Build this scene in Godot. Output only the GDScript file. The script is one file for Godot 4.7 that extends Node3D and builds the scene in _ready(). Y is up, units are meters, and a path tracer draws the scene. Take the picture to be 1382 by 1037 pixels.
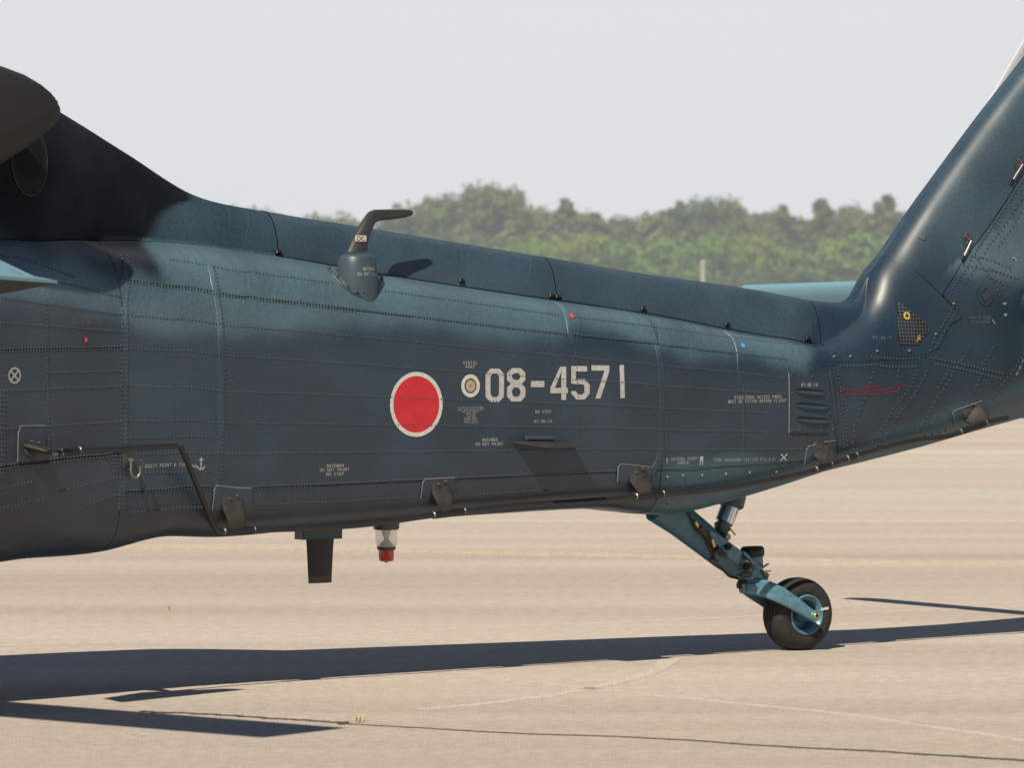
extends Node3D
# A parked helicopter's tail boom on sunlit tarmac before a hazy wood. The helicopter's own frame: x aft, y up, z to port, in metres;
# its origin lies on the ground under the tail wheel's axle.

const YAW := 33.0
var M := {}
var heli: Node3D

# ------------------------------------------------------------------ the hull as one lofted surface
# each station: s, foot x, foot y, crest x, crest y, half width, widest at, body crest at, spine half width, spine rounding from, blend, upper power, lower power
var ST: Array[PackedFloat32Array] = []
var TG: Array[PackedFloat32Array] = []

func station(row: Array) -> void:
	ST.append(PackedFloat32Array(row))

func hull_ready() -> void:
	var n := ST.size()
	for i in n:
		var t := PackedFloat32Array(); t.resize(13)
		for k in 13:
			if i == 0: t[k] = (ST[1][k] - ST[0][k]) / (ST[1][0] - ST[0][0])
			elif i == n - 1: t[k] = (ST[i][k] - ST[i - 1][k]) / (ST[i][0] - ST[i - 1][0])
			else:
				var h0 := ST[i][0] - ST[i - 1][0]
				var h1 := ST[i + 1][0] - ST[i][0]
				t[k] = ((ST[i][k] - ST[i - 1][k]) / h0 * h1 + (ST[i + 1][k] - ST[i][k]) / h1 * h0) / (h0 + h1)
		TG.append(t)

func row_at(s: float) -> PackedFloat32Array:
	var i := 0
	while i < ST.size() - 2 and s >= ST[i + 1][0]: i += 1
	var a := ST[i]; var b := ST[i + 1]; var ta := TG[i]; var tb := TG[i + 1]
	var h := b[0] - a[0]
	var t := (s - a[0]) / h
	var c0 := (1 + 2 * t) * (1 - t) * (1 - t); var c1 := h * t * (1 - t) * (1 - t)
	var c2 := t * t * (3 - 2 * t); var c3 := h * t * t * (t - 1)
	var r := PackedFloat32Array(); r.resize(13)
	for k in 13: r[k] = a[k] * c0 + ta[k] * c1 + b[k] * c2 + tb[k] * c3
	return r

func body_z(r: PackedFloat32Array, q: float) -> float:
	var u := clampf((r[6] - q) / r[6] if q < r[6] else (q - r[6]) / (r[7] - r[6]), 0, 1)
	var p := r[12] if q < r[6] else r[11]
	return r[5] * pow(maxf(1.0 - pow(u, p), 0.0), 1.0 / p)

func spine_z(r: PackedFloat32Array, q: float) -> float:
	var v := clampf((q - r[9]) / (1.0 - r[9]), 0, 1)
	var e := clampf(q / r[6], 0, 1)
	return maxf(r[8], 0.0) * e * e * (3 - 2 * e) * pow(maxf(1.0 - pow(v, 2.6), 0.0), 1.0 / 2.6)

func at_row(r: PackedFloat32Array, q: float) -> Vector3:
	var a := body_z(r, q); var b := spine_z(r, q)
	var k := r[10] * clampf(minf(4 * q, 4 * (1 - q)), 0, 1)
	return Vector3(r[1] + (r[3] - r[1]) * q, r[2] + (r[4] - r[2]) * q, 0.5 * (a + b + sqrt((a - b) * (a - b) + k * k)))

func hull(s: float, q: float) -> Vector3:
	return at_row(row_at(s), clampf(q, 0, 1))

func hull_n(s: float, q: float) -> Vector3:
	q = clampf(q, 0.0, 1.0)
	var q0 := maxf(q - 0.002, 0.0); var q1 := minf(q + 0.002, 1.0)
	var r := row_at(s)
	var dq := at_row(r, q1) - at_row(r, q0)
	var ds := hull(s + 0.004, q) - hull(s - 0.004, q)
	if q <= 0.0005: return Vector3(0, -1, 0) if s < 0.3 else (Vector3(r[1] - r[3], r[2] - r[4], 0)).normalized()
	if q >= 0.9995:
		var t := (hull(s + 0.004, 1) - hull(s - 0.004, 1)); t.z = 0
		return Vector3(-t.y, t.x, 0).normalized() if t.x > 0 else Vector3(-t.y, t.x, 0).normalized()
	return ds.cross(dq).normalized()

func hull_out(s: float, q: float, d: float) -> Vector3:
	return hull(s, q) + hull_n(s, q) * d

func seam_q(s: float) -> float:
	var r := row_at(s)
	var lo := r[6] + 0.02; var hi := minf(r[7], 1.0)
	for i in 22:
		var m := (lo + hi) * 0.5
		if body_z(r, m) > spine_z(r, m): lo = m
		else: hi = m
	return (lo + hi) * 0.5

# metric steps on the side: along (aft) and up, from a point of the hull
func hull_steps(s: float, q: float) -> Transform2D:
	var ds := (hull(s + 0.01, q) - hull(s - 0.01, q)) / 0.02
	var dq := (hull(s, q + 0.01) - hull(s, q - 0.01)) / 0.02
	return Transform2D(Vector2(ds.x, ds.y), Vector2(dq.x, dq.y), Vector2.ZERO).affine_inverse()

# ------------------------------------------------------------------ mesh building
var V := PackedVector3Array()
var N := PackedVector3Array()
var U := PackedVector2Array()
var C := PackedColorArray()
var I := PackedInt32Array()
var ink := Color.WHITE

func vert(p: Vector3, n: Vector3, uv := Vector2.ZERO) -> int:
	V.append(p); N.append(n); U.append(uv); C.append(ink)
	return V.size() - 1

func tri(a: int, b: int, c: int) -> void:
	var f := (V[b] - V[a]).cross(V[c] - V[a])
	if f.dot(N[a] + N[b] + N[c]) > 0: I.append_array([a, c, b])
	else: I.append_array([a, b, c])

func quad(a: int, b: int, c: int, d: int) -> void:
	tri(a, b, c); tri(a, c, d)

func flat4(a: Vector3, b: Vector3, c: Vector3, d: Vector3, toward := Vector3.ZERO) -> void:
	var n := (b - a).cross(c - a)
	if n.length() < 1e-12: n = (c - a).cross(d - a)
	n = n.normalized()
	if toward != Vector3.ZERO and n.dot(toward) < 0: n = -n
	quad(vert(a, n, Vector2(a.x, a.y)), vert(b, n, Vector2(b.x, b.y)), vert(c, n, Vector2(c.x, c.y)), vert(d, n, Vector2(d.x, d.y)))

func mesh_made() -> ArrayMesh:
	var a := []; a.resize(Mesh.ARRAY_MAX)
	a[Mesh.ARRAY_VERTEX] = V; a[Mesh.ARRAY_NORMAL] = N; a[Mesh.ARRAY_TEX_UV] = U; a[Mesh.ARRAY_COLOR] = C; a[Mesh.ARRAY_INDEX] = I
	var m := ArrayMesh.new()
	m.add_surface_from_arrays(Mesh.PRIMITIVE_TRIANGLES, a)
	V = PackedVector3Array(); N = PackedVector3Array(); U = PackedVector2Array(); C = PackedColorArray(); I = PackedInt32Array()
	ink = Color.WHITE
	return m

func put(called: String, mat: Material, parent: Node, label := "", kind := "") -> MeshInstance3D:
	var o := MeshInstance3D.new()
	o.name = called; o.mesh = mesh_made(); o.material_override = mat
	parent.add_child(o, true)
	if label: o.set_meta("label", label)
	if kind: o.set_meta("kind", kind)
	return o

func tag(o: Node3D, label: String, category: String, group := "") -> void:
	o.set_meta("label", label); o.set_meta("category", category)
	if group: o.set_meta("group", group)

func basis_y(y: Vector3, hint := Vector3(0, 0, 1)) -> Basis:
	y = y.normalized()
	if absf(y.dot(hint)) > 0.98: hint = Vector3(1, 0, 0)
	var x := y.cross(hint).normalized()
	return Basis(x, y, x.cross(y))

# a turned shape: profile points are (radius, height); neighbours that turn more than 40 degrees keep a sharp edge
func lathe(xf: Transform3D, profile: Array, sides := 24, squash := 1.0) -> void:
	var k := profile.size()
	for e in k - 1:
		var a: Vector2 = profile[e]; var b: Vector2 = profile[e + 1]
		if a.distance_to(b) < 1e-6: continue
		var d := (b - a).normalized()
		var na := Vector2(d.y, -d.x); var nb := na
		if e > 0:
			var dp: Vector2 = (a - profile[e - 1]).normalized()
			if dp.dot(d) > 0.76: na = (na + Vector2(dp.y, -dp.x)).normalized()
		if e < k - 2:
			var dn: Vector2 = (profile[e + 2] - b).normalized()
			if dn.dot(d) > 0.76: nb = (nb + Vector2(dn.y, -dn.x)).normalized()
		var base := V.size()
		for i in sides + 1:
			var t := TAU * i / sides
			var cx := cos(t); var sx := sin(t) * squash
			vert(xf * Vector3(a.x * cx, a.y, a.x * sx), (xf.basis * Vector3(na.x * cx, na.y, na.x * sin(t))).normalized(), Vector2(t, a.y))
			vert(xf * Vector3(b.x * cx, b.y, b.x * sx), (xf.basis * Vector3(nb.x * cx, nb.y, nb.x * sin(t))).normalized(), Vector2(t, b.y))
		for i in sides: quad(base + 2 * i, base + 2 * i + 1, base + 2 * i + 3, base + 2 * i + 2)

func rod(a: Vector3, b: Vector3, r0: float, r1 := -1.0, sides := 12) -> void:
	if r1 < 0: r1 = r0
	var l := a.distance_to(b)
	lathe(Transform3D(basis_y(b - a), a), [Vector2(0, 0), Vector2(r0 * 0.8, 0), Vector2(r0, r0 * 0.2), Vector2(r1, l - r1 * 0.2), Vector2(r1 * 0.8, l), Vector2(0, l)], sides)

func smooth_path(pts: Array, steps := 6) -> PackedVector3Array:
	var out := PackedVector3Array()
	for i in pts.size() - 1:
		var p0: Vector3 = pts[maxi(i - 1, 0)]; var p1: Vector3 = pts[i]; var p2: Vector3 = pts[i + 1]; var p3: Vector3 = pts[mini(i + 2, pts.size() - 1)]
		for k in steps: out.append(p1.cubic_interpolate(p2, p0, p3, float(k) / steps))
	out.append(pts[-1])
	return out

func tube(path: PackedVector3Array, r: float, sides := 10) -> void:
	var base := V.size()
	var ref := Vector3(0, 1, 0)
	for i in path.size():
		var d := (path[mini(i + 1, path.size() - 1)] - path[maxi(i - 1, 0)]).normalized()
		var x := d.cross(ref)
		if x.length() < 0.05: x = d.cross(Vector3(0, 0, 1))
		x = x.normalized(); ref = x.cross(d).normalized()
		for k in sides + 1:
			var t := TAU * k / sides
			var n := x * cos(t) + ref * sin(t)
			vert(path[i] + n * r, n, Vector2(t, i * 0.02))
	for i in path.size() - 1:
		for k in sides:
			var a := base + i * (sides + 1) + k
			quad(a, a + 1, a + sides + 2, a + sides + 1)
	for e in [0, path.size() - 1]:
		var n := (path[0] - path[1]).normalized() if e == 0 else (path[-1] - path[-2]).normalized()
		var c := vert(path[e], n)
		var ring := []
		for k in sides: ring.append(vert(V[base + e * (sides + 1) + k], n))
		for k in sides: tri(c, ring[k], ring[(k + 1) % sides])

# an outline (counter-clockwise, in x and y of xf) raised along z of xf, its edges chamfered
func slab(xf: Transform3D, outline: PackedVector2Array, depth: float, bevel := 0.002) -> void:
	var n := outline.size()
	var area := 0.0
	for i in n: area += outline[i].cross(outline[(i + 1) % n])
	if area < 0: outline = outline.duplicate(); outline.reverse()
	var inner := PackedVector2Array()
	for i in n:
		var d0 := (outline[i] - outline[(i + n - 1) % n]).normalized(); var d1 := (outline[(i + 1) % n] - outline[i]).normalized()
		var m := Vector2(-d0.y, d0.x) + Vector2(-d1.y, d1.x)
		inner.append(outline[i] + m / maxf(m.dot(Vector2(-d1.y, d1.x)), 0.3) * bevel)
	var ids := Geometry2D.triangulate_polygon(inner)
	for side in [0, 1]:
		var z := depth if side else 0.0
		var nn := (xf.basis.z if side else -xf.basis.z).normalized()
		var b := V.size()
		for p in inner: vert(xf * Vector3(p.x, p.y, z), nn, p)
		for t in range(0, ids.size(), 3): tri(b + ids[t], b + ids[t + 1], b + ids[t + 2])
	var rings := [[inner, 0.0], [outline, bevel], [outline, depth - bevel], [inner, depth]]
	for k in 3:
		for i in n:
			var j := (i + 1) % n
			var d := outline[j] - outline[i]
			var out2 := xf.basis * Vector3(d.y, -d.x, [-absf(d.length()), 0.0, absf(d.length())][k])
			var p: PackedVector2Array = rings[k][0]; var q: PackedVector2Array = rings[k + 1][0]
			flat4(xf * Vector3(p[i].x, p[i].y, rings[k][1]), xf * Vector3(p[j].x, p[j].y, rings[k][1]), xf * Vector3(q[j].x, q[j].y, rings[k + 1][1]), xf * Vector3(q[i].x, q[i].y, rings[k + 1][1]), out2)

func block(xf: Transform3D, size: Vector3, bevel := 0.003) -> void:
	var h := size / 2
	slab(xf.translated_local(Vector3(0, 0, -h.z)), PackedVector2Array([Vector2(-h.x, -h.y), Vector2(h.x, -h.y), Vector2(h.x, h.y), Vector2(-h.x, h.y)]), size.z, bevel)

# closed rings joined into a smooth skin; the ends are closed by fans
func skin_rings(rings: Array, caps := true, inks := []) -> void:
	var m: int = rings.size(); var k: int = rings[0].size()
	var base := V.size()
	var mid := Vector3.ZERO
	for i in m:
		var c := Vector3.ZERO
		for p in rings[i]: c += p
		c /= k
		if inks.size(): ink = inks[i]
		for j in k + 1:
			var jj: int = j % k
			var du: Vector3 = rings[i][(jj + 1) % k] - rings[i][(jj + k - 1) % k]
			var dv: Vector3 = rings[mini(i + 1, m - 1)][jj] - rings[maxi(i - 1, 0)][jj]
			var nn := du.cross(dv).normalized()
			if nn.dot(rings[i][jj] - c) < 0: nn = -nn
			vert(rings[i][jj], nn, Vector2(rings[i][jj].x, rings[i][jj].y))
	for i in m - 1:
		for j in k:
			var a: int = base + i * (k + 1) + j
			quad(a, a + 1, a + k + 2, a + k + 1)
	if caps:
		for e in [0, m - 1]:
			var c := Vector3.ZERO
			for p in rings[e]: c += p
			c /= k
			var other: Vector3 = rings[1 if e == 0 else m - 2][0] - rings[e][0]
			var nn: Vector3 = (rings[e][1] - rings[e][0]).cross(rings[e][k / 3] - rings[e][0]).normalized()
			if nn.dot(other) > 0: nn = -nn
			var ci := vert(c, nn); var ring := []
			for p in rings[e]: ring.append(vert(p, nn))
			for j in k: tri(ci, ring[j], ring[(j + 1) % k])

# ------------------------------------------------------------------ hull panels
func value_on(line: Array, x: float) -> float:   # line: s, q, s, q ...
	if x <= line[0]: return line[1]
	for i in range(2, line.size(), 2):
		if x <= line[i]: return lerpf(line[i - 1], line[i + 1], (x - line[i - 2]) / maxf(line[i] - line[i - 2], 1e-6))
	return line[-1]

var camo := FastNoiseLite.new()
var blots := FastNoiseLite.new()

func paint_tone(p: Vector3) -> Color:
	# two blues laid on in soft-edged fields, a little worn
	var f := camo.get_noise_3d(p.x, p.y, 0.0)
	var k := smoothstep(-0.35, 0.45, f * 0.22 + tone_bias(p))
	var c := NAVY.lerp(TEAL, k)
	c = c.lerp(KEEL, keel(p))
	c = c.lerp(Color(0.009, 0.0085, 0.009), soot_and_shade(p))
	return c * (1.0 + 0.08 * blots.get_noise_3d(p.x * 1.0, p.y * 2.2, p.z))

const NAVY := Color(0.033, 0.072, 0.122)
const TEAL := Color(0.138, 0.250, 0.322)

func soot_and_shade(p: Vector3) -> float:
	# exhaust blackening and the engine's shadow, both painted into the rotor fairing's colour
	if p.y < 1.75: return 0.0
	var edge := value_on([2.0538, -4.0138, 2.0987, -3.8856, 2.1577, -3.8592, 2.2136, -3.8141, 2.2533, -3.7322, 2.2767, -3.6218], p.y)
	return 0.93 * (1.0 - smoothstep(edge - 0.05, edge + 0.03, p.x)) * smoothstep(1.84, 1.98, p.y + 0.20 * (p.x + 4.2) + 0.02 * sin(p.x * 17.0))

const KEEL := Color(0.070, 0.215, 0.300)

func keel(p: Vector3) -> float:
	# the gear fairing and the pylon's lower edge wear the brighter teal of the landing gear
	var low := [-1.1094, 0.9719, -0.7961, 1.0208, -0.3948, 1.0049, -0.0247, 1.0044, 0.1759, 1.0426, 0.4124, 1.1235, 0.6579, 1.2089, 0.9185, 1.2443, 1.3078, 1.3656]
	var f := 0.02 * sin(p.x * 13.0)
	var w := value_on(low, p.x)
	return 0.85 * smoothstep(-1.2, -1.0, p.x) * (1.0 - smoothstep(w - 0.03, w + 0.05, p.y + f))

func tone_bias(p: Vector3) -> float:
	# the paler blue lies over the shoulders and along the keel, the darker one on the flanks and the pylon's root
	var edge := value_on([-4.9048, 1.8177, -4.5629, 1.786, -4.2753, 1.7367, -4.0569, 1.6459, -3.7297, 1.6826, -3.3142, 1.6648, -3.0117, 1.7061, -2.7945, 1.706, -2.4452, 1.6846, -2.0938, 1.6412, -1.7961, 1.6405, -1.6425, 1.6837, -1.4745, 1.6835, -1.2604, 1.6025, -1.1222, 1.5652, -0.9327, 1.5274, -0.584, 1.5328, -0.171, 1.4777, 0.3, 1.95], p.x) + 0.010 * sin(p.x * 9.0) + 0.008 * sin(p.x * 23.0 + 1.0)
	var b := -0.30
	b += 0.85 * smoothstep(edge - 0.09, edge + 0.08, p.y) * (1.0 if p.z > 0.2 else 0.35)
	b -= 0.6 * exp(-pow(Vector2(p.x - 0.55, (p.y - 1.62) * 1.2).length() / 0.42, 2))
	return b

# side: 1 port, -1 starboard, 0 both joined over the crest
func panel(called: String, s0: float, s1: float, qlo: Callable, qhi: Callable, ns: int, nq: int, side: int, lift: float, parent: Node, lip := 0.012, gap := 0.0015, mat: Material = null) -> MeshInstance3D:
	var sides := [1, -1] if side == 0 else [side]
	for sg in sides:
		var base := V.size()
		var rows := nq + 1
		for i in range(-1, ns + 2):
			var a := clampf(float(i) / ns, 0, 1)
			for j in range(-1, rows + 1):
				var b := clampf(float(j) / nq, 0, 1)
				var s := lerpf(s0 + gap, s1 - gap, a)
				var lo: float = qlo.call(s); var hi: float = qhi.call(s)
				var e := b if hi < 0.98 and lo > 0.02 else (sin(b * PI / 2) if lo > 0.02 else (1.0 - cos(b * PI / 2) if hi < 0.98 else 0.5 - 0.5 * cos(b * PI)))
				var q := lerpf(lo + (gap if lo > 0.001 else 0.0), hi - (gap if hi < 0.999 else 0.0), e)
				var p := hull(s, q); var n := hull_n(s, q)
				var skirt := i < 0 or i > ns or (j < 0 and lo > 0.001) or (j > nq and hi < 0.999)
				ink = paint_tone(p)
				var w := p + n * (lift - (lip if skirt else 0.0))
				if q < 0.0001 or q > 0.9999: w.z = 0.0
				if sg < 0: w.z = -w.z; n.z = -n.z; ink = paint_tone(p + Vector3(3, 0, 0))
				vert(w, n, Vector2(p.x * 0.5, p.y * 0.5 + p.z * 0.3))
		var k := nq + 3
		for i in ns + 2:
			for j in nq + 2:
				var a := base + i * k + j
				quad(a, a + k, a + k + 1, a + 1)
	return put(called, mat if mat else M.paint, parent)

func at_q(v: float) -> Callable: return func(_s: float) -> float: return v
func on_line(line: Array) -> Callable: return func(s: float) -> float: return value_on(line, s)
func on_seam() -> Callable: return func(s: float) -> float: return seam_q(s)

# a raised strip along a line of the hull
func strap(called: String, line: Array, width: float, rise: float, parent: Node, mat: Material = null) -> void:
	var pts := []
	for i in range(0, line.size() - 2, 2):
		for k in 8: pts.append(Vector2(lerpf(line[i], line[i + 2], k / 8.0), lerpf(line[i + 1], line[i + 3], k / 8.0)))
	pts.append(Vector2(line[-2], line[-1]))
	var rings := []
	for i in pts.size():
		var c := hull(pts[i].x, pts[i].y); var n := hull_n(pts[i].x, pts[i].y)
		var d := hull(pts[mini(i + 1, pts.size() - 1)].x, pts[mini(i + 1, pts.size() - 1)].y) - hull(pts[maxi(i - 1, 0)].x, pts[maxi(i - 1, 0)].y)
		var x := d.cross(n).normalized() * width / 2
		rings.append(PackedVector3Array([c - x - n * 0.002, c - x * 0.96 + n * rise * 0.6, c - x * 0.7 + n * rise, c + x * 0.7 + n * rise, c + x * 0.96 + n * rise * 0.6, c + x - n * 0.002]))
	var inks := []
	for r in rings: inks.append(paint_tone(r[2]) * 1.12)
	skin_rings(rings, true, inks)
	put(called, mat if mat else M.paint, parent)

# ------------------------------------------------------------------ rivets
var rivet_at: Array[Transform3D] = []
func rivets(pitch: float, line: Array, size := 1.0) -> void:   # s, q, s, q ...
	if line[0] > 0.05: size = 1.12
	var left := 0.0
	for i in range(0, line.size() - 2, 2):
		var a := Vector2(line[i], line[i + 1]); var b := Vector2(line[i + 2], line[i + 3])
		var l := hull(a.x, a.y).distance_to(hull(b.x, b.y))
		var d := left
		while d < l:
			var p := a.lerp(b, d / l)
			var n := hull_n(p.x, p.y)
			rivet_at.append(Transform3D(basis_y(n).scaled(Vector3.ONE * size), hull(p.x, p.y) + n * 0.0016))
			d += pitch
		left = d - l

func dome(r: float, h: float) -> void:
	lathe(Transform3D(), [Vector2(r, -0.002), Vector2(r, h * 0.25), Vector2(r * 0.78, h * 0.75), Vector2(r * 0.4, h * 0.98), Vector2(0, h)], 7)

func put_rivets(parent: Node) -> void:
	dome(0.0048, 0.0036)
	var mm := MultiMesh.new()
	mm.transform_format = MultiMesh.TRANSFORM_3D
	mm.mesh = mesh_made()
	mm.instance_count = rivet_at.size()
	for i in rivet_at.size(): mm.set_instance_transform(i, rivet_at[i])
	var o := MultiMeshInstance3D.new()
	o.name = "rivets"; o.multimesh = mm; o.material_override = M.rivet
	o.set_meta("kind", "stuff")
	parent.add_child(o, true)

# ------------------------------------------------------------------ print on the hull
# outlines in metres round a point of the hull, laid on it as a thin film; exact: solved for every corner
func laid(s: float, q: float, p: Vector2, lift: float) -> Array:
	var r := row_at(s)
	var o := Vector2(r[1] + (r[3] - r[1]) * q, r[2] + (r[4] - r[2]) * q) + p
	var ss := s + p.x; var qq := q
	for it in 4:
		r = row_at(ss)
		var c := Vector2(r[1] + (r[3] - r[1]) * qq, r[2] + (r[4] - r[2]) * qq)
		var e := o - c
		var t := hull_steps(ss, qq)
		var d := t * e
		ss += d.x; qq += d.y
	return [hull_out(ss, qq, lift), hull_n(ss, qq)]

func film(s: float, q: float, polys: Array, lift := 0.0034) -> void:
	for poly: PackedVector2Array in polys:
		var ids := Geometry2D.triangulate_polygon(poly)
		var b := V.size()
		for p in poly:
			var g := laid(s, q, p, lift)
			vert(g[0], g[1], p)
		for t in range(0, ids.size(), 3): tri(b + ids[t], b + ids[t + 1], b + ids[t + 2])

func ring_film(s: float, q: float, r0: float, r1: float, lift := 0.0034, n := 48, m := 5) -> void:
	var b := V.size()
	for i in n + 1:
		var t := TAU * i / n
		for k in m + 1:
			var g := laid(s, q, Vector2(cos(t), sin(t)) * lerpf(r0, r1, float(k) / m), lift)
			vert(g[0], g[1])
	for i in n:
		for k in m: quad(b + i * (m + 1) + k, b + i * (m + 1) + k + 1, b + (i + 1) * (m + 1) + k + 1, b + (i + 1) * (m + 1) + k)

var mono := SystemFont.new()
func lettering(text: String, s: float, q: float, width: float, height: float, turn: float, mat: Material, parent: Node, called := "lettering") -> void:
	var t := TextMesh.new()
	t.font = mono; t.text = text; t.depth = 0.0; t.font_size = 16; t.pixel_size = 0.01; t.curve_step = 8
	var a := t.get_mesh_arrays()
	var vs: PackedVector3Array = a[Mesh.ARRAY_VERTEX]
	var lo := vs[0]; var hi := vs[0]
	for v in vs: lo = lo.min(v); hi = hi.max(v)
	var tr := hull_steps(s, q)
	var b := V.size()
	for v in vs:
		var p := Vector2((v.x - (lo.x + hi.x) / 2) / (hi.x - lo.x) * width, (v.y - (lo.y + hi.y) / 2) / (hi.y - lo.y) * height).rotated(turn)
		var d := tr * p
		vert(hull_out(s + d.x, q + d.y, 0.0036), hull_n(s, q), p)
	for i in range(0, vs.size(), 3): tri(b + i, b + i + 1, b + i + 2)
	put(called, mat, parent)

func bar(a: Vector2, b: Vector2, w: float) -> PackedVector2Array:
	var n := (b - a).orthogonal().normalized() * w / 2
	return PackedVector2Array([a - n, b - n, b + n, a + n])

# block numerals in a unit box, made of octagonal strokes
func numeral(c: String) -> Array:
	match c:
		"0": return hoop(0, 0, 1, 1)
		"8":
			var u := hoop(0.0, 0.5, 1, 1.0, 0.0); var l := hoop(0.0, 0.0, 1, 0.57, 0.0)
			return u + l
		"-": return [PackedVector2Array([Vector2(0, 0), Vector2(1, 0), Vector2(1, 1), Vector2(0, 1)])]
		"4": return [PackedVector2Array([Vector2(0.62, 0), Vector2(0.9, 0), Vector2(0.9, 0.2), Vector2(0.62, 0.2)]), PackedVector2Array([Vector2(0.0, 0.2), Vector2(1, 0.2), Vector2(1, 0.36), Vector2(0.0, 0.36)]),
			PackedVector2Array([Vector2(0.62, 0.36), Vector2(0.9, 0.36), Vector2(0.9, 1), Vector2(0.62, 1)]), PackedVector2Array([Vector2(0.0, 0.36), Vector2(0.27, 0.36), Vector2(0.62, 0.86), Vector2(0.62, 1.0), Vector2(0.56, 1.0)])]
		"5": return [PackedVector2Array([Vector2(0.03, 0.84), Vector2(0.86, 0.84), Vector2(0.86, 1), Vector2(0.03, 1)]), PackedVector2Array([Vector2(0.03, 0.48), Vector2(0.27, 0.56), Vector2(0.27, 0.84), Vector2(0.03, 0.84)]),
			PackedVector2Array([Vector2(0.03, 0.48), Vector2(0.27, 0.46), Vector2(0.62, 0.46), Vector2(0.72, 0.40), Vector2(1, 0.44), Vector2(0.74, 0.61), Vector2(0.4, 0.61), Vector2(0.27, 0.56)]),
			PackedVector2Array([Vector2(0.72, 0.22), Vector2(1, 0.18), Vector2(1, 0.44), Vector2(0.72, 0.40)]),
			PackedVector2Array([Vector2(0.3, 0), Vector2(0.74, 0), Vector2(1, 0.18), Vector2(0.72, 0.22), Vector2(0.62, 0.15), Vector2(0.38, 0.15), Vector2(0.27, 0.25), Vector2(0.03, 0.25), Vector2(0.03, 0.18)])]
		"7": return [PackedVector2Array([Vector2(0, 0.84), Vector2(0.74, 0.84), Vector2(1, 0.84), Vector2(1, 1), Vector2(0, 1)]), PackedVector2Array([Vector2(0.22, 0), Vector2(0.5, 0), Vector2(1, 0.84), Vector2(0.72, 0.84)])]
	return [PackedVector2Array([Vector2(0.0, 0), Vector2(1, 0), Vector2(1, 1), Vector2(0.0, 1)])]

func hoop(x0: float, y0: float, x1: float, y1: float, _e := 0.0) -> Array:
	var cx := 0.26; var cy := minf(0.16, (y1 - y0) * 0.29)
	var o := [Vector2(x0 + cx, y0), Vector2(x1 - cx, y0), Vector2(x1, y0 + cy), Vector2(x1, y1 - cy), Vector2(x1 - cx, y1), Vector2(x0 + cx, y1), Vector2(x0, y1 - cy), Vector2(x0, y0 + cy)]
	var sx := 0.27; var sy := 0.15
	var jx := 0.17; var jy := cy * 0.62
	var i := [Vector2(x0 + sx + jx * 0.6, y0 + sy), Vector2(x1 - sx - jx * 0.6, y0 + sy), Vector2(x1 - sx, y0 + sy + jy), Vector2(x1 - sx, y1 - sy - jy), Vector2(x1 - sx - jx * 0.6, y1 - sy), Vector2(x0 + sx + jx * 0.6, y1 - sy), Vector2(x0 + sx, y1 - sy - jy), Vector2(x0 + sx, y0 + sy + jy)]
	var out := []
	for k in 8:
		var n := (k + 1) % 8
		var parts := 3 if o[k].distance_to(o[n]) > 0.4 else 1
		for t in parts:
			var a := float(t) / parts; var b := float(t + 1) / parts
			out.append(PackedVector2Array([o[k].lerp(o[n], a), o[k].lerp(o[n], b), i[k].lerp(i[n], b), i[k].lerp(i[n], a)]))
	return out

# ------------------------------------------------------------------ materials
func lin(r: float, g: float, b: float) -> Color:
	return Color(r, g, b).linear_to_srgb()

func mat(called: String, c: Color, rough := 0.5, metal := 0.0) -> StandardMaterial3D:
	var m := StandardMaterial3D.new()
	m.resource_name = called; m.albedo_color = c; m.roughness = rough; m.metallic = metal
	return m

func noise_tex(size: int, freq: float, octaves: int, lo: Color, hi: Color, seed_ := 1, kind := FastNoiseLite.TYPE_SIMPLEX_SMOOTH, warp := 0.0, contrast := 1.0) -> NoiseTexture2D:
	var n := FastNoiseLite.new()
	n.seed = seed_; n.frequency = freq; n.fractal_octaves = octaves; n.noise_type = kind
	if warp > 0: n.domain_warp_enabled = true; n.domain_warp_amplitude = warp; n.domain_warp_frequency = freq
	var g := Gradient.new()
	g.set_color(0, lo); g.set_color(1, hi)
	g.set_offset(0, 0.5 - 0.5 / contrast); g.set_offset(1, 0.5 + 0.5 / contrast)
	var t := NoiseTexture2D.new()
	t.width = size; t.height = size; t.seamless = true; t.noise = n; t.color_ramp = g
	return t

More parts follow.
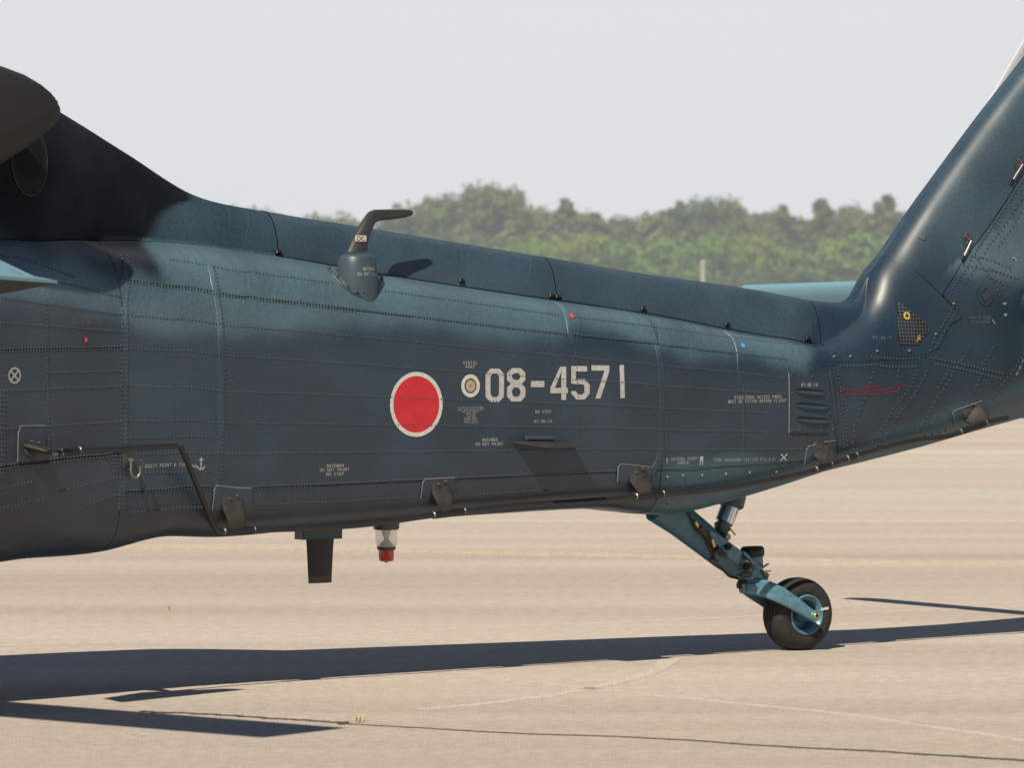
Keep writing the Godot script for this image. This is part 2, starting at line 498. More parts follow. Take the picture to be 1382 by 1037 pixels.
func paint_texture() -> ImageTexture:
	# painted metal: a mottled film, faint slanting rub marks and small chips
	var rng := RandomNumberGenerator.new(); rng.seed = 77
	var w := 1024
	var n := FastNoiseLite.new(); n.frequency = 0.006; n.fractal_octaves = 5; n.seed = 5
	var a := n.get_seamless_image(w, w)
	n.frequency = 0.15; n.fractal_octaves = 2; n.seed = 9
	var g := n.get_seamless_image(w, w)
	var im := Image.create(w, w, false, Image.FORMAT_RGB8)
	for y in w:
		for x in w:
			var v := 0.70 + 0.15 * (a.get_pixel(x, y).r - 0.5) + 0.12 * (g.get_pixel(x, y).r - 0.5)
			im.set_pixel(x, y, Color(v, v, v))
	for i in 900:
		var p := Vector2(rng.randf() * w, rng.randf() * w)
		var d := Vector2(0.45 + rng.randf() * 0.3, 1.0).normalized() * (1 if rng.randf() < 0.8 else -1)
		var l := rng.randi_range(4, 34)
		var up := rng.randf_range(-0.10, 0.15)
		for k in l:
			var q := (p + d * k)
			var c := im.get_pixel(posmod(int(q.x), w), posmod(int(q.y), w)).r + up
			im.set_pixel(posmod(int(q.x), w), posmod(int(q.y), w), Color(c, c, c))
	for i in 700:
		var x := rng.randi_range(0, w - 1); var y := rng.randi_range(0, w - 1)
		var c := 0.95 if rng.randf() < 0.6 else 0.45
		im.set_pixel(x, y, Color(c, c, c))
		if rng.randf() < 0.4: im.set_pixel(posmod(x + 1, w), y, Color(c, c, c))
	im.generate_mipmaps()
	return ImageTexture.create_from_image(im)

func materials() -> void:
	var p := mat("blue_paint", Color.WHITE, 0.56)
	p.vertex_color_use_as_albedo = true
	p.albedo_color = Color(1, 1, 1)
	p.albedo_texture = paint_texture()
	p.uv1_scale = Vector3(0.55, 0.55, 1)
	p.metallic_specular = 0.55
	p.clearcoat_enabled = true; p.clearcoat = 0.22; p.clearcoat_roughness = 0.42
	p.roughness_texture = noise_tex(512, 0.012, 4, Color(0.62, 0.62, 0.62), Color(1, 1, 1), 21)
	p.roughness_texture_channel = BaseMaterial3D.TEXTURE_CHANNEL_RED
	p.heightmap_enabled = true; p.heightmap_scale = 1.0
	p.heightmap_texture = noise_tex(512, 0.007, 3, Color.BLACK, Color.WHITE, 33)
	M.paint = p
	M.spine = p.duplicate(); M.spine.resource_name = "spine_paint"; M.spine.roughness = 0.6; M.spine.clearcoat = 0.15
	M.sooty_shaded = p.duplicate(); M.sooty_shaded.resource_name = "sooted_shaded_fairing_paint"; M.sooty_shaded.roughness = 0.85; M.sooty_shaded.clearcoat_enabled = false; M.sooty_shaded.metallic_specular = 0.28  # matt copy for the fairing, whose black holds painted shade too
	M.rivet = mat("rivet_heads", lin(0.036, 0.052, 0.066), 0.42)
	M.soot_and_shade = mat("sooted_paint", lin(0.012, 0.012, 0.013), 0.7)
	M.soot_and_shade.roughness_texture = p.roughness_texture
	M.cowl = mat("dark_cowling", lin(0.016, 0.0155, 0.016), 0.6)
	M.black = mat("black_paint", lin(0.010, 0.010, 0.012), 0.45)
	M.hole = mat("dark_opening", lin(0.004, 0.004, 0.004), 0.9)
	M.gap = mat("seam_shadow_sealant", lin(0.008, 0.008, 0.009), 0.8)
	M.tube = mat("dark_tube", lin(0.018, 0.017, 0.02), 0.33)
	M.strut = mat("dark_grey_bracket", lin(0.066, 0.062, 0.060), 0.4)
	M.strut.albedo_texture = noise_tex(256, 0.02, 4, Color(0.6, 0.6, 0.6), Color.WHITE, 61)
	M.strut.uv1_triplanar = true; M.strut.uv1_scale = Vector3(3, 3, 3)
	M.steel = mat("bare_steel", lin(0.24, 0.235, 0.225), 0.4, 0.8)
	M.chrome = mat("chrome", lin(0.75, 0.75, 0.76), 0.08, 1.0)
	M.brass = mat("brass_fitting", lin(0.6, 0.45, 0.18), 0.35, 0.9)
	M.antenna = mat("antenna_grey", lin(0.045, 0.043, 0.045), 0.45)
	M.antenna.albedo_texture = noise_tex(256, 0.03, 3, Color(0.75, 0.75, 0.75), Color.WHITE, 62)
	M.antenna.uv1_triplanar = true; M.antenna.uv1_scale = Vector3(4, 4, 4)
	M.antbase = mat("antenna_base_blue_grey", lin(0.042, 0.066, 0.088), 0.4)
	M.gear = mat("teal_gear_paint", lin(0.12, 0.27, 0.36), 0.35)
	M.gear.albedo_texture = noise_tex(512, 0.02, 5, Color(0.7, 0.7, 0.7), Color.WHITE, 63)
	M.gear.uv1_triplanar = true; M.gear.uv1_scale = Vector3(2, 2, 2)
	M.beam = M.gear.duplicate(); M.beam.resource_name = "shaded_teal_paint"; M.beam.albedo_color = lin(0.075, 0.185, 0.25); M.beam.roughness = 0.45  # gear paint darkened to stand for the shade under the belly
	M.reflector = mat("lamp_reflector", lin(0.42, 0.40, 0.37), 0.25, 0.4)
	M.tealpanel = mat("pale_teal_paint", lin(0.15, 0.29, 0.38), 0.4)
	M.hose = mat("black_hose", lin(0.012, 0.012, 0.012), 0.5)
	M.tyre = mat("tyre_rubber", lin(0.034, 0.031, 0.029), 0.75)
	M.tyre.albedo_texture = noise_tex(512, 0.02, 5, Color(0.6, 0.58, 0.55), Color.WHITE, 64)
	M.tyre.uv1_triplanar = true; M.tyre.uv1_scale = Vector3(3, 3, 3)
	M.white = mat("white_marking", lin(0.72, 0.71, 0.68), 0.5)
	M.white.albedo_texture = noise_tex(512, 0.05, 4, Color(0.84, 0.84, 0.83), Color.WHITE, 65)
	M.digit = mat("grey_white_numerals", lin(0.56, 0.555, 0.55), 0.5)
	M.digit.albedo_texture = M.white.albedo_texture
	M.stencil = mat("grey_stencil", lin(0.42, 0.42, 0.41), 0.6)
	M.faint = mat("faded_stencil", lin(0.14, 0.14, 0.14), 0.6)
	M.red = mat("red_marking", lin(0.62, 0.022, 0.03), 0.45)
	M.red.albedo_texture = noise_tex(512, 0.012, 5, Color(0.90, 0.89, 0.89), Color.WHITE, 66); M.red.uv1_triplanar = true; M.red.uv1_scale = Vector3(2, 2, 2)
	M.white.uv1_triplanar = true; M.white.uv1_scale = Vector3(2, 2, 2)
	M.redtext = mat("red_stencil", lin(0.25, 0.018, 0.024), 0.55)
	M.reddot = mat("orange_red_dot", lin(0.75, 0.06, 0.05), 0.5)
	M.bluedot = mat("blue_dot", lin(0.05, 0.35, 0.62), 0.5)
	M.tan = mat("tan_port_plate", lin(0.42, 0.34, 0.24), 0.5)
	M.clear = mat("clear_lens", Color(0.95, 0.96, 0.97, 0.3), 0.08); M.clear.transparency = BaseMaterial3D.TRANSPARENCY_ALPHA
	M.redlens = mat("red_lens", Color(0.75, 0.02, 0.02, 0.75), 0.12); M.redlens.transparency = BaseMaterial3D.TRANSPARENCY_ALPHA
	M.redcore = mat("red_lamp_core", lin(0.5, 0.01, 0.01), 0.3)
	M.wire = mat("grille_wire", lin(0.075, 0.08, 0.085), 0.5)
	M.edge = mat("pale_edge", lin(0.16, 0.165, 0.17), 0.45)  # pale grey of plate edges, panel edges and screw heads
	M.dim = mat("dim_stencil", lin(0.22, 0.22, 0.22), 0.6)
	M.lock = mat("lock_blue_grey", lin(0.030, 0.042, 0.058), 0.45)
	M.yellow = mat("yellow_tag", lin(0.6, 0.42, 0.05), 0.5)
	M.rotor = mat("pale_grey_rotor", lin(0.50, 0.51, 0.58), 0.5)

# ------------------------------------------------------------------ ground
func sheet(x0: float, x1: float, z0: float, z1: float, y: float, nx: int, nz: int, tone: Callable) -> void:
	var b := V.size()
	for j in nz + 1:
		for i in nx + 1:
			var p := Vector3(lerpf(x0, x1, float(i) / nx), y, lerpf(z0, z1, float(j) / nz))
			ink = tone.call(p)
			vert(p, Vector3.UP, Vector2(p.x, p.z))
	for j in nz:
		for i in nx:
			var a := b + j * (nx + 1) + i
			quad(a, a + 1, a + nx + 2, a + nx + 1)

func stripe(pts: Array, w0: float, w1: float, y: float, rough := 0.0, seed_ := 1) -> void:
	# a flat ribbon on the ground with ragged edges
	var rng := RandomNumberGenerator.new(); rng.seed = seed_
	var path := PackedVector3Array()
	for i in pts.size() - 1:
		for k in 40: path.append(pts[i].lerp(pts[i + 1], (k + rng.randf_range(-0.3, 0.3)) / 40.0))
	path.append(pts[-1])
	var l := []; var r := []
	var wander := 0.0
	for i in path.size():
		wander = wander * 0.93 + rng.randf_range(-rough, rough) * w0 * 0.5
		var d := (path[mini(i + 1, path.size() - 1)] - path[maxi(i - 1, 0)]).normalized()
		var n := Vector3(d.z, 0, -d.x)
		var w := lerpf(w0, w1, float(i) / path.size()) * (1.0 + rng.randf_range(-rough, rough))
		var c := path[i] + n * wander
		c.y = y
		l.append(c - n * w / 2); r.append(c + n * w / 2)
	for i in path.size() - 1:
		flat4(l[i], l[i + 1], r[i + 1], r[i], Vector3.UP)
		for e in [l, r]:
			var d0: Vector3 = e[i]; var d1: Vector3 = e[i + 1]
			flat4(d0, d1, Vector3(d1.x, 0.0002, d1.z), Vector3(d0.x, 0.0002, d0.z), (d0 - path[i]) * Vector3(1, 0, 1))

func ground() -> void:
	var rng := RandomNumberGenerator.new(); rng.seed = 4
	var field := mat("dry_grass", lin(0.20, 0.17, 0.09), 0.95)
	field.albedo_texture = noise_tex(1024, 0.02, 5, Color(0.55, 0.6, 0.5), Color.WHITE, 71); field.uv1_scale = Vector3(0.05, 0.05, 1)
	sheet(-3000, 3000, -4000, 2000, -0.008, 8, 8, func(_p): return Color.WHITE)
	var f := put("grass_field", field, self, "dry grass field reaching to the horizon", "structure")
	f.set_meta("category", "field")
	var t := mat("worn_tarmac", Color.WHITE, 0.9)
	t.vertex_color_use_as_albedo = true
	t.albedo_texture = noise_tex(2048, 0.30, 3, Color(0.50, 0.485, 0.47), Color(0.99, 0.99, 0.99), 72, FastNoiseLite.TYPE_SIMPLEX_SMOOTH, 0.0, 1.4)
	t.uv1_scale = Vector3(0.21, 0.21, 1)
	t.detail_enabled = true; t.detail_blend_mode = BaseMaterial3D.BLEND_MODE_MUL
	t.detail_albedo = noise_tex(1024, 0.045, 4, Color(0.91, 0.908, 0.905), Color(1, 1, 1), 73, FastNoiseLite.TYPE_SIMPLEX_SMOOTH, 0.0, 1.4)
	t.detail_uv_layer = BaseMaterial3D.DETAIL_UV_1
	t.heightmap_enabled = true; t.heightmap_scale = 0.35; t.heightmap_texture = noise_tex(1024, 0.22, 2, Color.BLACK, Color.WHITE, 76)
	var big := FastNoiseLite.new(); big.frequency = 0.09; big.fractal_octaves = 4; big.seed = 12
	var streak := FastNoiseLite.new(); streak.frequency = 1.0; streak.fractal_octaves = 3; streak.seed = 14
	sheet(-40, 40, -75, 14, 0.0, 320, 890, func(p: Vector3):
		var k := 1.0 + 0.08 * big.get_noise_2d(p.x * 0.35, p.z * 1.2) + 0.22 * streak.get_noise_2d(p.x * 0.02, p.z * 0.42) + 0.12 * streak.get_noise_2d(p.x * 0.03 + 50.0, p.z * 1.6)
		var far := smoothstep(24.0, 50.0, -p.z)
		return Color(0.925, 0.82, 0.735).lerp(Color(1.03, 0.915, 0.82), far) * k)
	var tar := put("tarmac", t, self, "sunlit worn tan tarmac apron under the helicopter", "structure")
	tar.set_meta("category", "ground")
	var crack := mat("crack_filler", lin(0.07, 0.064, 0.058), 0.9)
	stripe([Vector3(-1.623, 0, -18.4864), Vector3(-1.3562, 0, -18.3824), Vector3(-1.1543, 0, -18.2455), Vector3(-0.9712, 0, -18.1107), Vector3(-0.7435, 0, -17.9778), Vector3(-0.6937, 0, -17.9121)], 0.035, 0.03, 0.004, 0.5, 3)
	put("crack", crack, tar)
	stripe([Vector3(-0.6937, 0, -17.9121), Vector3(-0.4075, 0, -17.7499), Vector3(-0.1572, 0, -17.5906), Vector3(0.0888, 0, -17.4652), Vector3(0.4232, 0, -17.3724)], 0.012, 0.015, 0.004, 0.5, 5)
	put("crack", crack, tar)
	stripe([Vector3(0.4232, 0, -17.3724), Vector3(0.7213, 0, -17.2197), Vector3(0.9527, 0, -17.0401), Vector3(1.268, 0, -16.8641), Vector3(1.4379, 0, -16.7775), Vector3(1.7696, 0, -16.5788), Vector3(2.0901, 0, -16.3574)], 0.014, 0.035, 0.004, 0.5, 7)
	put("crack", crack, tar)
	var pale := mat("pale_tyre_track", lin(0.68, 0.605, 0.53), 0.9); pale.albedo_texture = noise_tex(512, 0.2, 3, Color(0.72, 0.72, 0.72), Color.WHITE, 75); pale.uv1_scale = Vector3(2, 2, 1)
	stripe([Vector3(-0.4268, 0, -18.5916), Vector3(-0.1681, 0, -18.8056), Vector3(0.1653, 0, -19.2487), Vector3(0.4483, 0, -19.8328), Vector3(0.6802, 0, -20.5391), Vector3(0.8003, 0, -21.3439)], 0.06, 0.10, 0.0015, 0.12, 9)
	put("tyre_track", pale, tar)
	stripe([Vector3(-0.3296, 0, -20.669), Vector3(0.2398, 0, -19.8328), Vector3(0.8651, 0, -19.0616), Vector3(1.4758, 0, -18.348), Vector3(2.1285, 0, -17.1294)], 0.04, 0.05, 0.0015, 0.25, 11)
	put("tyre_track", pale, tar)
	stripe([Vector3(2.5208, 0, -20.5822), Vector3(1.7344, 0, -20.2423), Vector3(0.9329, 0, -19.7928), Vector3(0.3056, 0, -19.595)], 0.04, 0.04, 0.0015, 0.25, 19)
	put("tyre_track", pale, tar)
	stripe([Vector3(-2.9162, 0, -22.164), Vector3(-1.5569, 0, -22.729), Vector3(0.0373, 0, -23.6612), Vector3(1.4542, 0, -24.4882), Vector3(3.2848, 0, -25.375)], 0.07, 0.07, 0.0015, 0.2, 13)
	put("pavement_joint", pale, tar)
	var yl := mat("worn_yellow_line", lin(0.66, 0.57, 0.43), 0.9); yl.albedo_texture = pale.albedo_texture; yl.uv1_scale = Vector3(1, 1, 1)
	stripe([Vector3(-4.4759, 0, -32.3103), Vector3(-1.4942, 0, -31.4812), Vector3(1.12, 0, -30.5978), Vector3(4.0515, 0, -29.318)], 0.30, 0.30, 0.004, 0.25, 15)
	put("yellow_line", yl, tar)
	var wl := mat("pale_concrete_edge", lin(0.74, 0.66, 0.56), 0.9); wl.albedo_texture = pale.albedo_texture
	stripe([Vector3(-9.5771, 0, -55.2005), Vector3(0.0865, 0, -54.892), Vector3(9.5894, 0, -54.2852)], 1.3, 1.3, 0.004, 0.1, 17)
	put("concrete_edge", wl, tar)
	# tufts of dry grass in the crack
	var straw := mat("straw", lin(0.5, 0.40, 0.22), 0.8)
	var first := true
	for w in [[Vector3(-0.6597, 0, -18.0109), "dry straw tuft growing from the crack left of the frame's middle", 16, 0.03], [Vector3(-2.0266, 0, -24.9872), "tiny straw tuft on the open tarmac behind the shadow", 6, 0.02]]:
		var o := Node3D.new(); o.name = "grass_tuft"; o.position = w[0]; add_child(o, true)
		tag(o, w[1], "grass tuft", "dry grass tufts on the tarmac")
		for i in w[2]:
			var a := rng.randf() * TAU; var h: float = w[3] * rng.randf_range(0.5, 1.2)
			var b := Vector3(cos(a), 0, sin(a)) * rng.randf_range(0, 0.03); var e := b + Vector3(cos(a) * h * 1.2, h, sin(a) * h * 1.2)
			var m := (b + e) / 2 + Vector3(0, h * 0.3, 0)
			var s := Vector3(-sin(a), 0, cos(a)) * 0.0025
			flat4(b - s, b + s, m + s, m - s); flat4(m - s, m + s, e + s * 0.2, e - s * 0.2)
		put("blades", straw, o, "", "stuff")

# ------------------------------------------------------------------ trees
func leaf(p: Vector3, s: float, out: Vector3, rng: RandomNumberGenerator) -> void:
	var n := (out * 0.8 + Vector3(rng.randfn(), rng.randfn() + 0.5, rng.randfn()) * 0.7).normalized()
	var x := n.cross(Vector3(rng.randfn(), rng.randfn(), rng.randfn())).normalized() * s
	var y := n.cross(x).normalized() * s * 0.7
	var b := V.size()
	vert(p - x, n); vert(p - y, n); vert(p + x, n); vert(p + y, n)
	quad(b, b + 1, b + 2, b + 3)

func crown(kind: int, seed_: int) -> ArrayMesh:   # unit tree: foot at 0, height 1, width about 0.6
	var rng := RandomNumberGenerator.new(); rng.seed = seed_
	var clumps := []
	if kind == 0:       # broad, rounded
		for i in 64:
			var t := rng.randf_range(0.22, 0.97)
			var r := 0.30 * sqrt(maxf(0.02, 1.0 - pow((t - 0.55) / 0.46, 2))) * rng.randf_range(0.35, 1.1)
			var a := rng.randf() * TAU
			clumps.append([Vector3(cos(a) * r, t, sin(a) * r), rng.randf_range(0.05, 0.105), rng.randf_range(0.75, 1.2)])
	elif kind == 1:     # pointed
		for i in 64:
			var t := rng.randf_range(0.12, 1.0)
			var r := 0.36 * pow(1.02 - t, 0.75) * rng.randf_range(0.5, 1.15)
			var a := rng.randf() * TAU
			clumps.append([Vector3(cos(a) * r, t, sin(a) * r), 0.03 + 0.075 * (1 - t), rng.randf_range(0.75, 1.15)])
	else:               # low and bushy
		for i in 56:
			var t := rng.randf_range(0.08, 0.92)
			var r := 0.42 * sqrt(maxf(0.03, 1.0 - pow((t - 0.4) / 0.62, 2))) * rng.randf_range(0.3, 1.1)
			var a := rng.randf() * TAU
			clumps.append([Vector3(cos(a) * r, t, sin(a) * r), rng.randf_range(0.07, 0.13), rng.randf_range(0.75, 1.2)])
	for c in clumps:
		for i in 60:
			var d := (Vector3(rng.randfn(), rng.randfn() * 0.8, rng.randfn()) * 0.55).limit_length(1.15)
			var v: float = c[2] * rng.randf_range(0.8, 1.2)
			ink = Color(v, v, v * 0.95)
			leaf(c[0] + d * c[1], rng.randf_range(0.013, 0.030), d.normalized(), rng)
	return mesh_made()

func trunk(seed_: int) -> ArrayMesh:
	var rng := RandomNumberGenerator.new(); rng.seed = seed_
	rod(Vector3.ZERO, Vector3(0.01, 0.55, 0), 0.022, 0.012, 7)
	rod(Vector3(0.01, 0.55, 0), Vector3(0.0, 0.9, 0.01), 0.012, 0.004, 6)
	for i in 6:
		var y := rng.randf_range(0.3, 0.7); var a := rng.randf() * TAU
		rod(Vector3(0.005, y, 0), Vector3(cos(a) * 0.2, y + 0.16, sin(a) * 0.2), 0.008, 0.003, 5)
	return mesh_made()

func woods() -> void:
	var rng := RandomNumberGenerator.new(); rng.seed = 31
	var crowns := []
	for k in 3:
		var set_ := []
		for i in 3: set_.append(crown(k, 100 + k * 10 + i))
		crowns.append(set_)
	var tr := trunk(9)
	var bark := mat("bark", lin(0.09, 0.07, 0.05), 0.9)
	var tones := [lin(0.18, 0.265, 0.06), lin(0.215, 0.27, 0.065), lin(0.135, 0.215, 0.08), lin(0.23, 0.40, 0.04), lin(0.32, 0.43, 0.045), lin(0.15, 0.22, 0.075), lin(0.22, 0.21, 0.09)]
	var leafy := []
	for t in tones:
		var m := mat("foliage", t, 0.75); m.vertex_color_use_as_albedo = true
		m.backlight_enabled = true; m.backlight = Color(0.25, 0.3, 0.1)
		leafy.append(m)
	var grow := func(called: String, x: float, z: float, h: float, wide: float, kind: int, tone: int, label: String, group: String):
		var o := Node3D.new(); o.name = called; add_child(o, true)
		o.position = Vector3(x, 0, z); o.rotation.y = rng.randf() * TAU
		var s := Vector3(wide, h, wide)
		var c := MeshInstance3D.new(); c.name = "crown"; c.mesh = crowns[kind][rng.randi_range(0, 2)]; c.material_override = leafy[tone]; c.scale = s; o.add_child(c)
		var t := MeshInstance3D.new(); t.name = "trunk"; t.mesh = tr; t.material_override = bark; t.scale = s; o.add_child(t)
		tag(o, label, "tree" if kind < 2 else "bush", group)
	# skyline of the wood: pixel column of the photograph turned into metres across at that depth, and height of the tops
	var tops := [Vector2(-63, 10.91), Vector2(-34.72, 11.97), Vector2(-27.65, 12.54), Vector2(-21.28, 11.9), Vector2(-18.45, 11.83), Vector2(-12.09, 11.19), Vector2(-9.26, 11.9), Vector2(-7.49, 13.03), Vector2(-5.02, 13.32), Vector2(-2.55, 13.6), Vector2(-0.07, 13.32), Vector2(1.7, 12.75), Vector2(4.88, 12.75), Vector2(7, 12.25), Vector2(9.83, 11.9), Vector2(13.36, 11.76), Vector2(15.13, 12.04), Vector2(17.96, 12.04), Vector2(20.43, 12.04), Vector2(21.85, 11.83), Vector2(25.03, 12.11), Vector2(27.5, 11.55), Vector2(29.62, 11.9), Vector2(32.81, 11.76), Vector2(35.28, 12.47), Vector2(38.11, 11.62), Vector2(50.13, 11.97)]
	var height := func(x: float) -> float:
		for i in tops.size() - 1:
			if x < tops[i + 1].x: return lerpf(tops[i].y, tops[i + 1].y, clampf((x - tops[i].x) / (tops[i + 1].x - tops[i].x), 0, 1))
		return tops[-1].y
	var marks := [[-6.65, 13.32, 8.26, "tree", 0, 0, "broad tree forming the left shoulder of the highest tree group"], [-2.55, 14.16, 10.62, "tree", 0, 1, "slender round topped tree, highest of the whole wood"], [-0.21, 13.74, 8.52, "tree", 0, 0, "broad tree just right of the highest tree top"], [5.02, 12.82, 11.54, "pine_tree", 1, 0, "small pointed tree right of the highest tree group"], [15.77, 12.75, 10.2, "pine_tree", 1, 2, "dark blue green conifer left of two rounded tops above the spine"], [17.89, 12.96, 7.78, "tree", 0, 2, "dark round tree straight above the white post"], [20.29, 12.89, 7.73, "tree", 0, 1, "olive round tree just right of the tree above the white post"], [25.52, 12.4, 11.16, "pine_tree", 1, 1, "slim pointed tree midway between white post and tail pylon"], [29.62, 12.82, 12.18, "pine_tree", 1, 0, "tall conical tree above the far stabilator"], [35.49, 13.17, 13.17, "pine_tree", 1, 0, "big conical tree beside the pylon's leading edge"], [32.45, 12.4, 7.44, "tree", 0, 1, "round tree between the two big conical trees"]]
	for p in marks:
		grow.call(p[3], p[0], -404.0, p[1], p[2], p[4], p[5], p[6], "")
	# each row of the wood from left to right; every tree is named by its row and by the nearest landmark in front of it
	var rows := [["tree", -26.5, 41.0, 406, 420, 0.90, 1.0, 0.75, 1.1, "the back row"], ["tree", -14.0, 40.5, 395, 403, 0.62, 0.8, 0.8, 1.15, "the middle row"],
		["young_tree", -4.5, 39.0, 380, 388, 7.6, 9.3, 0.7, 1.0, "the bright front row"], ["bush", 3.0, 38.0, 362, 372, 5.4, 6.5, 0.9, 1.3, "the low front belt"]]
	var marks2 := [["the shoulder antenna", -13.0], ["the spine cover joint", 4.0], ["the white post", 18.2], ["the far stabilator", 28.0], ["the pylon", 39.0]]
	var nth := ["first", "second", "third", "fourth", "fifth", "sixth", "seventh", "eighth", "ninth", "tenth", "eleventh", "twelfth"]
	for k in 4:
		var w: Array = rows[k]
		var row := []
		var x: float = w[1]
		while x < w[2]:
			var h: float = rng.randf_range(w[5], w[6]) * (height.call(x) if k < 2 else (clampf(0.80 + (x + 4.0) / 40.0, 0.80, 1.0) if k == 2 else 1.0))
			var kind := (0 if rng.randf() < 0.72 else 1) if k == 0 else (2 if k == 3 else 0)
			var tone: int
			match k:
				0: tone = [0, 1, 1, 2, 0, 6][rng.randi_range(0, 5) if rng.randf() < 0.4 else rng.randi_range(0, 3)]
				1: tone = [0, 1, 1, 5, 0, 6][rng.randi_range(0, 5) if rng.randf() < 0.4 else rng.randi_range(0, 3)]
				2: tone = 3 + rng.randi_range(0, 1)
				3: tone = 5 if rng.randf() < 0.75 else 2
			row.append([x, -rng.randf_range(w[3], w[4]), h, h * rng.randf_range(w[7], w[8]) * (1.5 if k < 2 else 1.1), kind, tone])
			x += rng.randf_range(1.3, 2.1)
		var counted := {}
		for t in row:
			var near: Array = marks2[0]
			for m in marks2:
				if absf(t[0] * 400.0 / -t[1] - m[1]) < absf(t[0] * 400.0 / -t[1] - near[1]): near = m
			var side := "left of " if t[0] * 400.0 / -t[1] < near[1] else "right of "
			t.append(side + near[0]); t.append(absf(t[0] * 400.0 / -t[1] - near[1]))
		for t in row:
			var place := 0
			for o in row:
				if o[6] == t[6] and o[7] < t[7]: place += 1
			var look: String = ["olive", "greyish olive", "dark blue green", "bright green", "yellow green", "grey green", "brownish"][t[5]] + (" pointed" if t[4] == 1 else "")
			grow.call(w[0], t[0], t[1], t[2], t[3], t[4], t[5], "%s %s in %s, %s %s" % [look, "bush" if k == 3 else "tree", w[9], nth[mini(place, 11)], t[6]], w[9].trim_prefix("the ") + " of the wood")
	# white marker post in front of the bushes
	var post := Node3D.new(); post.name = "marker_post"; post.position = Vector3(11.99, 0, -266); add_child(post)
	rod(Vector3.ZERO, Vector3(0, 5.15, 0), 0.16, 0.14, 12)
	put("pole", M.white, post)
	rod(Vector3(0, 5.15, 0), Vector3(0, 5.35, 0), 0.2, 0.1, 12)
	put("cap", M.white, post)
	tag(post, "thin white marker post before the bushes behind the boom", "post")
	# the same wood going on to either side of the view, too far along to tell its trees apart
	for sd in [[-170.0, -30.0], [43.0, 180.0]]:
		var wm := MultiMesh.new(); wm.transform_format = MultiMesh.TRANSFORM_3D; wm.mesh = crowns[0][1]
		wm.instance_count = 150
		for i in 150:
			var h := rng.randf_range(8.5, 12.5) if i < 90 else rng.randf_range(5.0, 7.5)
			wm.set_instance_transform(i, Transform3D(Basis(Vector3.UP, rng.randf() * TAU).scaled(Vector3(h * 1.2, h, h * 1.2)), Vector3(rng.randf_range(sd[0], sd[1]), 0, -rng.randf_range(398, 418) if i < 90 else -rng.randf_range(364, 385))))
		var wo := MultiMeshInstance3D.new(); wo.name = "wood_edge"; wo.multimesh = wm; wo.material_override = leafy[0] if sd[0] < 0 else leafy[1]
		add_child(wo, true); wo.set_meta("kind", "stuff"); tag(wo, "hazy wood running on beyond the %s of the view" % ("nose" if sd[0] < 0 else "tail"), "wood")
	# an unseen wood added behind the camera to reflect in the gloss of the paint
	var mm := MultiMesh.new(); mm.transform_format = MultiMesh.TRANSFORM_3D; mm.mesh = crowns[0][0]
	mm.instance_count = 90
	for i in 90:
		var a := deg_to_rad(lerpf(-75, 75, i / 89.0)) + rng.randf_range(-0.02, 0.02)
		var d := rng.randf_range(110, 140)
		var h := rng.randf_range(9, 15)
		mm.set_instance_transform(i, Transform3D(Basis().scaled(Vector3(h * 0.95, h, h * 0.95)), Vector3(sin(a) * d - 20, -1.0, cos(a) * d)))
	var far := MultiMeshInstance3D.new(); far.name = "reflection_wood"; far.multimesh = mm; far.material_override = leafy[2]
	add_child(far)
	far.set_meta("kind", "stuff"); tag(far, "unseen dark wood added behind the camera for its reflection", "wood")

func sky_picture() -> ImageTexture:
	# hazy summer air: milky low down, deep blue overhead, faint high cloud
	var w := 512; var h := 256
	var im := Image.create(w, h, false, Image.FORMAT_RGBF)
	var n := FastNoiseLite.new(); n.frequency = 2.2; n.fractal_octaves = 4; n.seed = 3
	for j in h:
		var e := PI / 2 - PI * (j + 0.5) / h
		var y := sin(e)
		for i in w:
			var a := TAU * ((i + 0.5) / w - 0.5)
			var d := Vector3(sin(a) * cos(e), y, -cos(a) * cos(e))
			var c: Color
			if y >= 0:
				var k := exp(-maxf(y - 0.085, 0.0) / 0.075)
				c = Color(0.019, 0.055, 0.135).lerp(Color(1.0, 1.02, 1.06), k)
				var cl := smoothstep(0.1, 0.6, n.get_noise_3d(d.x * 1.2, d.y * 4.0, d.z * 1.2)) * 0.05
				c = c.lerp(Color(0.8, 0.8, 0.8), cl)
				var ang := rad_to_deg(acos(clampf(d.dot(Vector3(-0.2829, 0.7466, 0.6021)), -1, 1)))
				c += Color(1.0, 0.95, 0.86) * (0.20 * exp(-ang / 15.0) + 0.8 * exp(-ang / 5.0))
			else:
				c = Color(0.36, 0.31, 0.25)
			im.set_pixel(i, j, c)
	return ImageTexture.create_from_image(im)

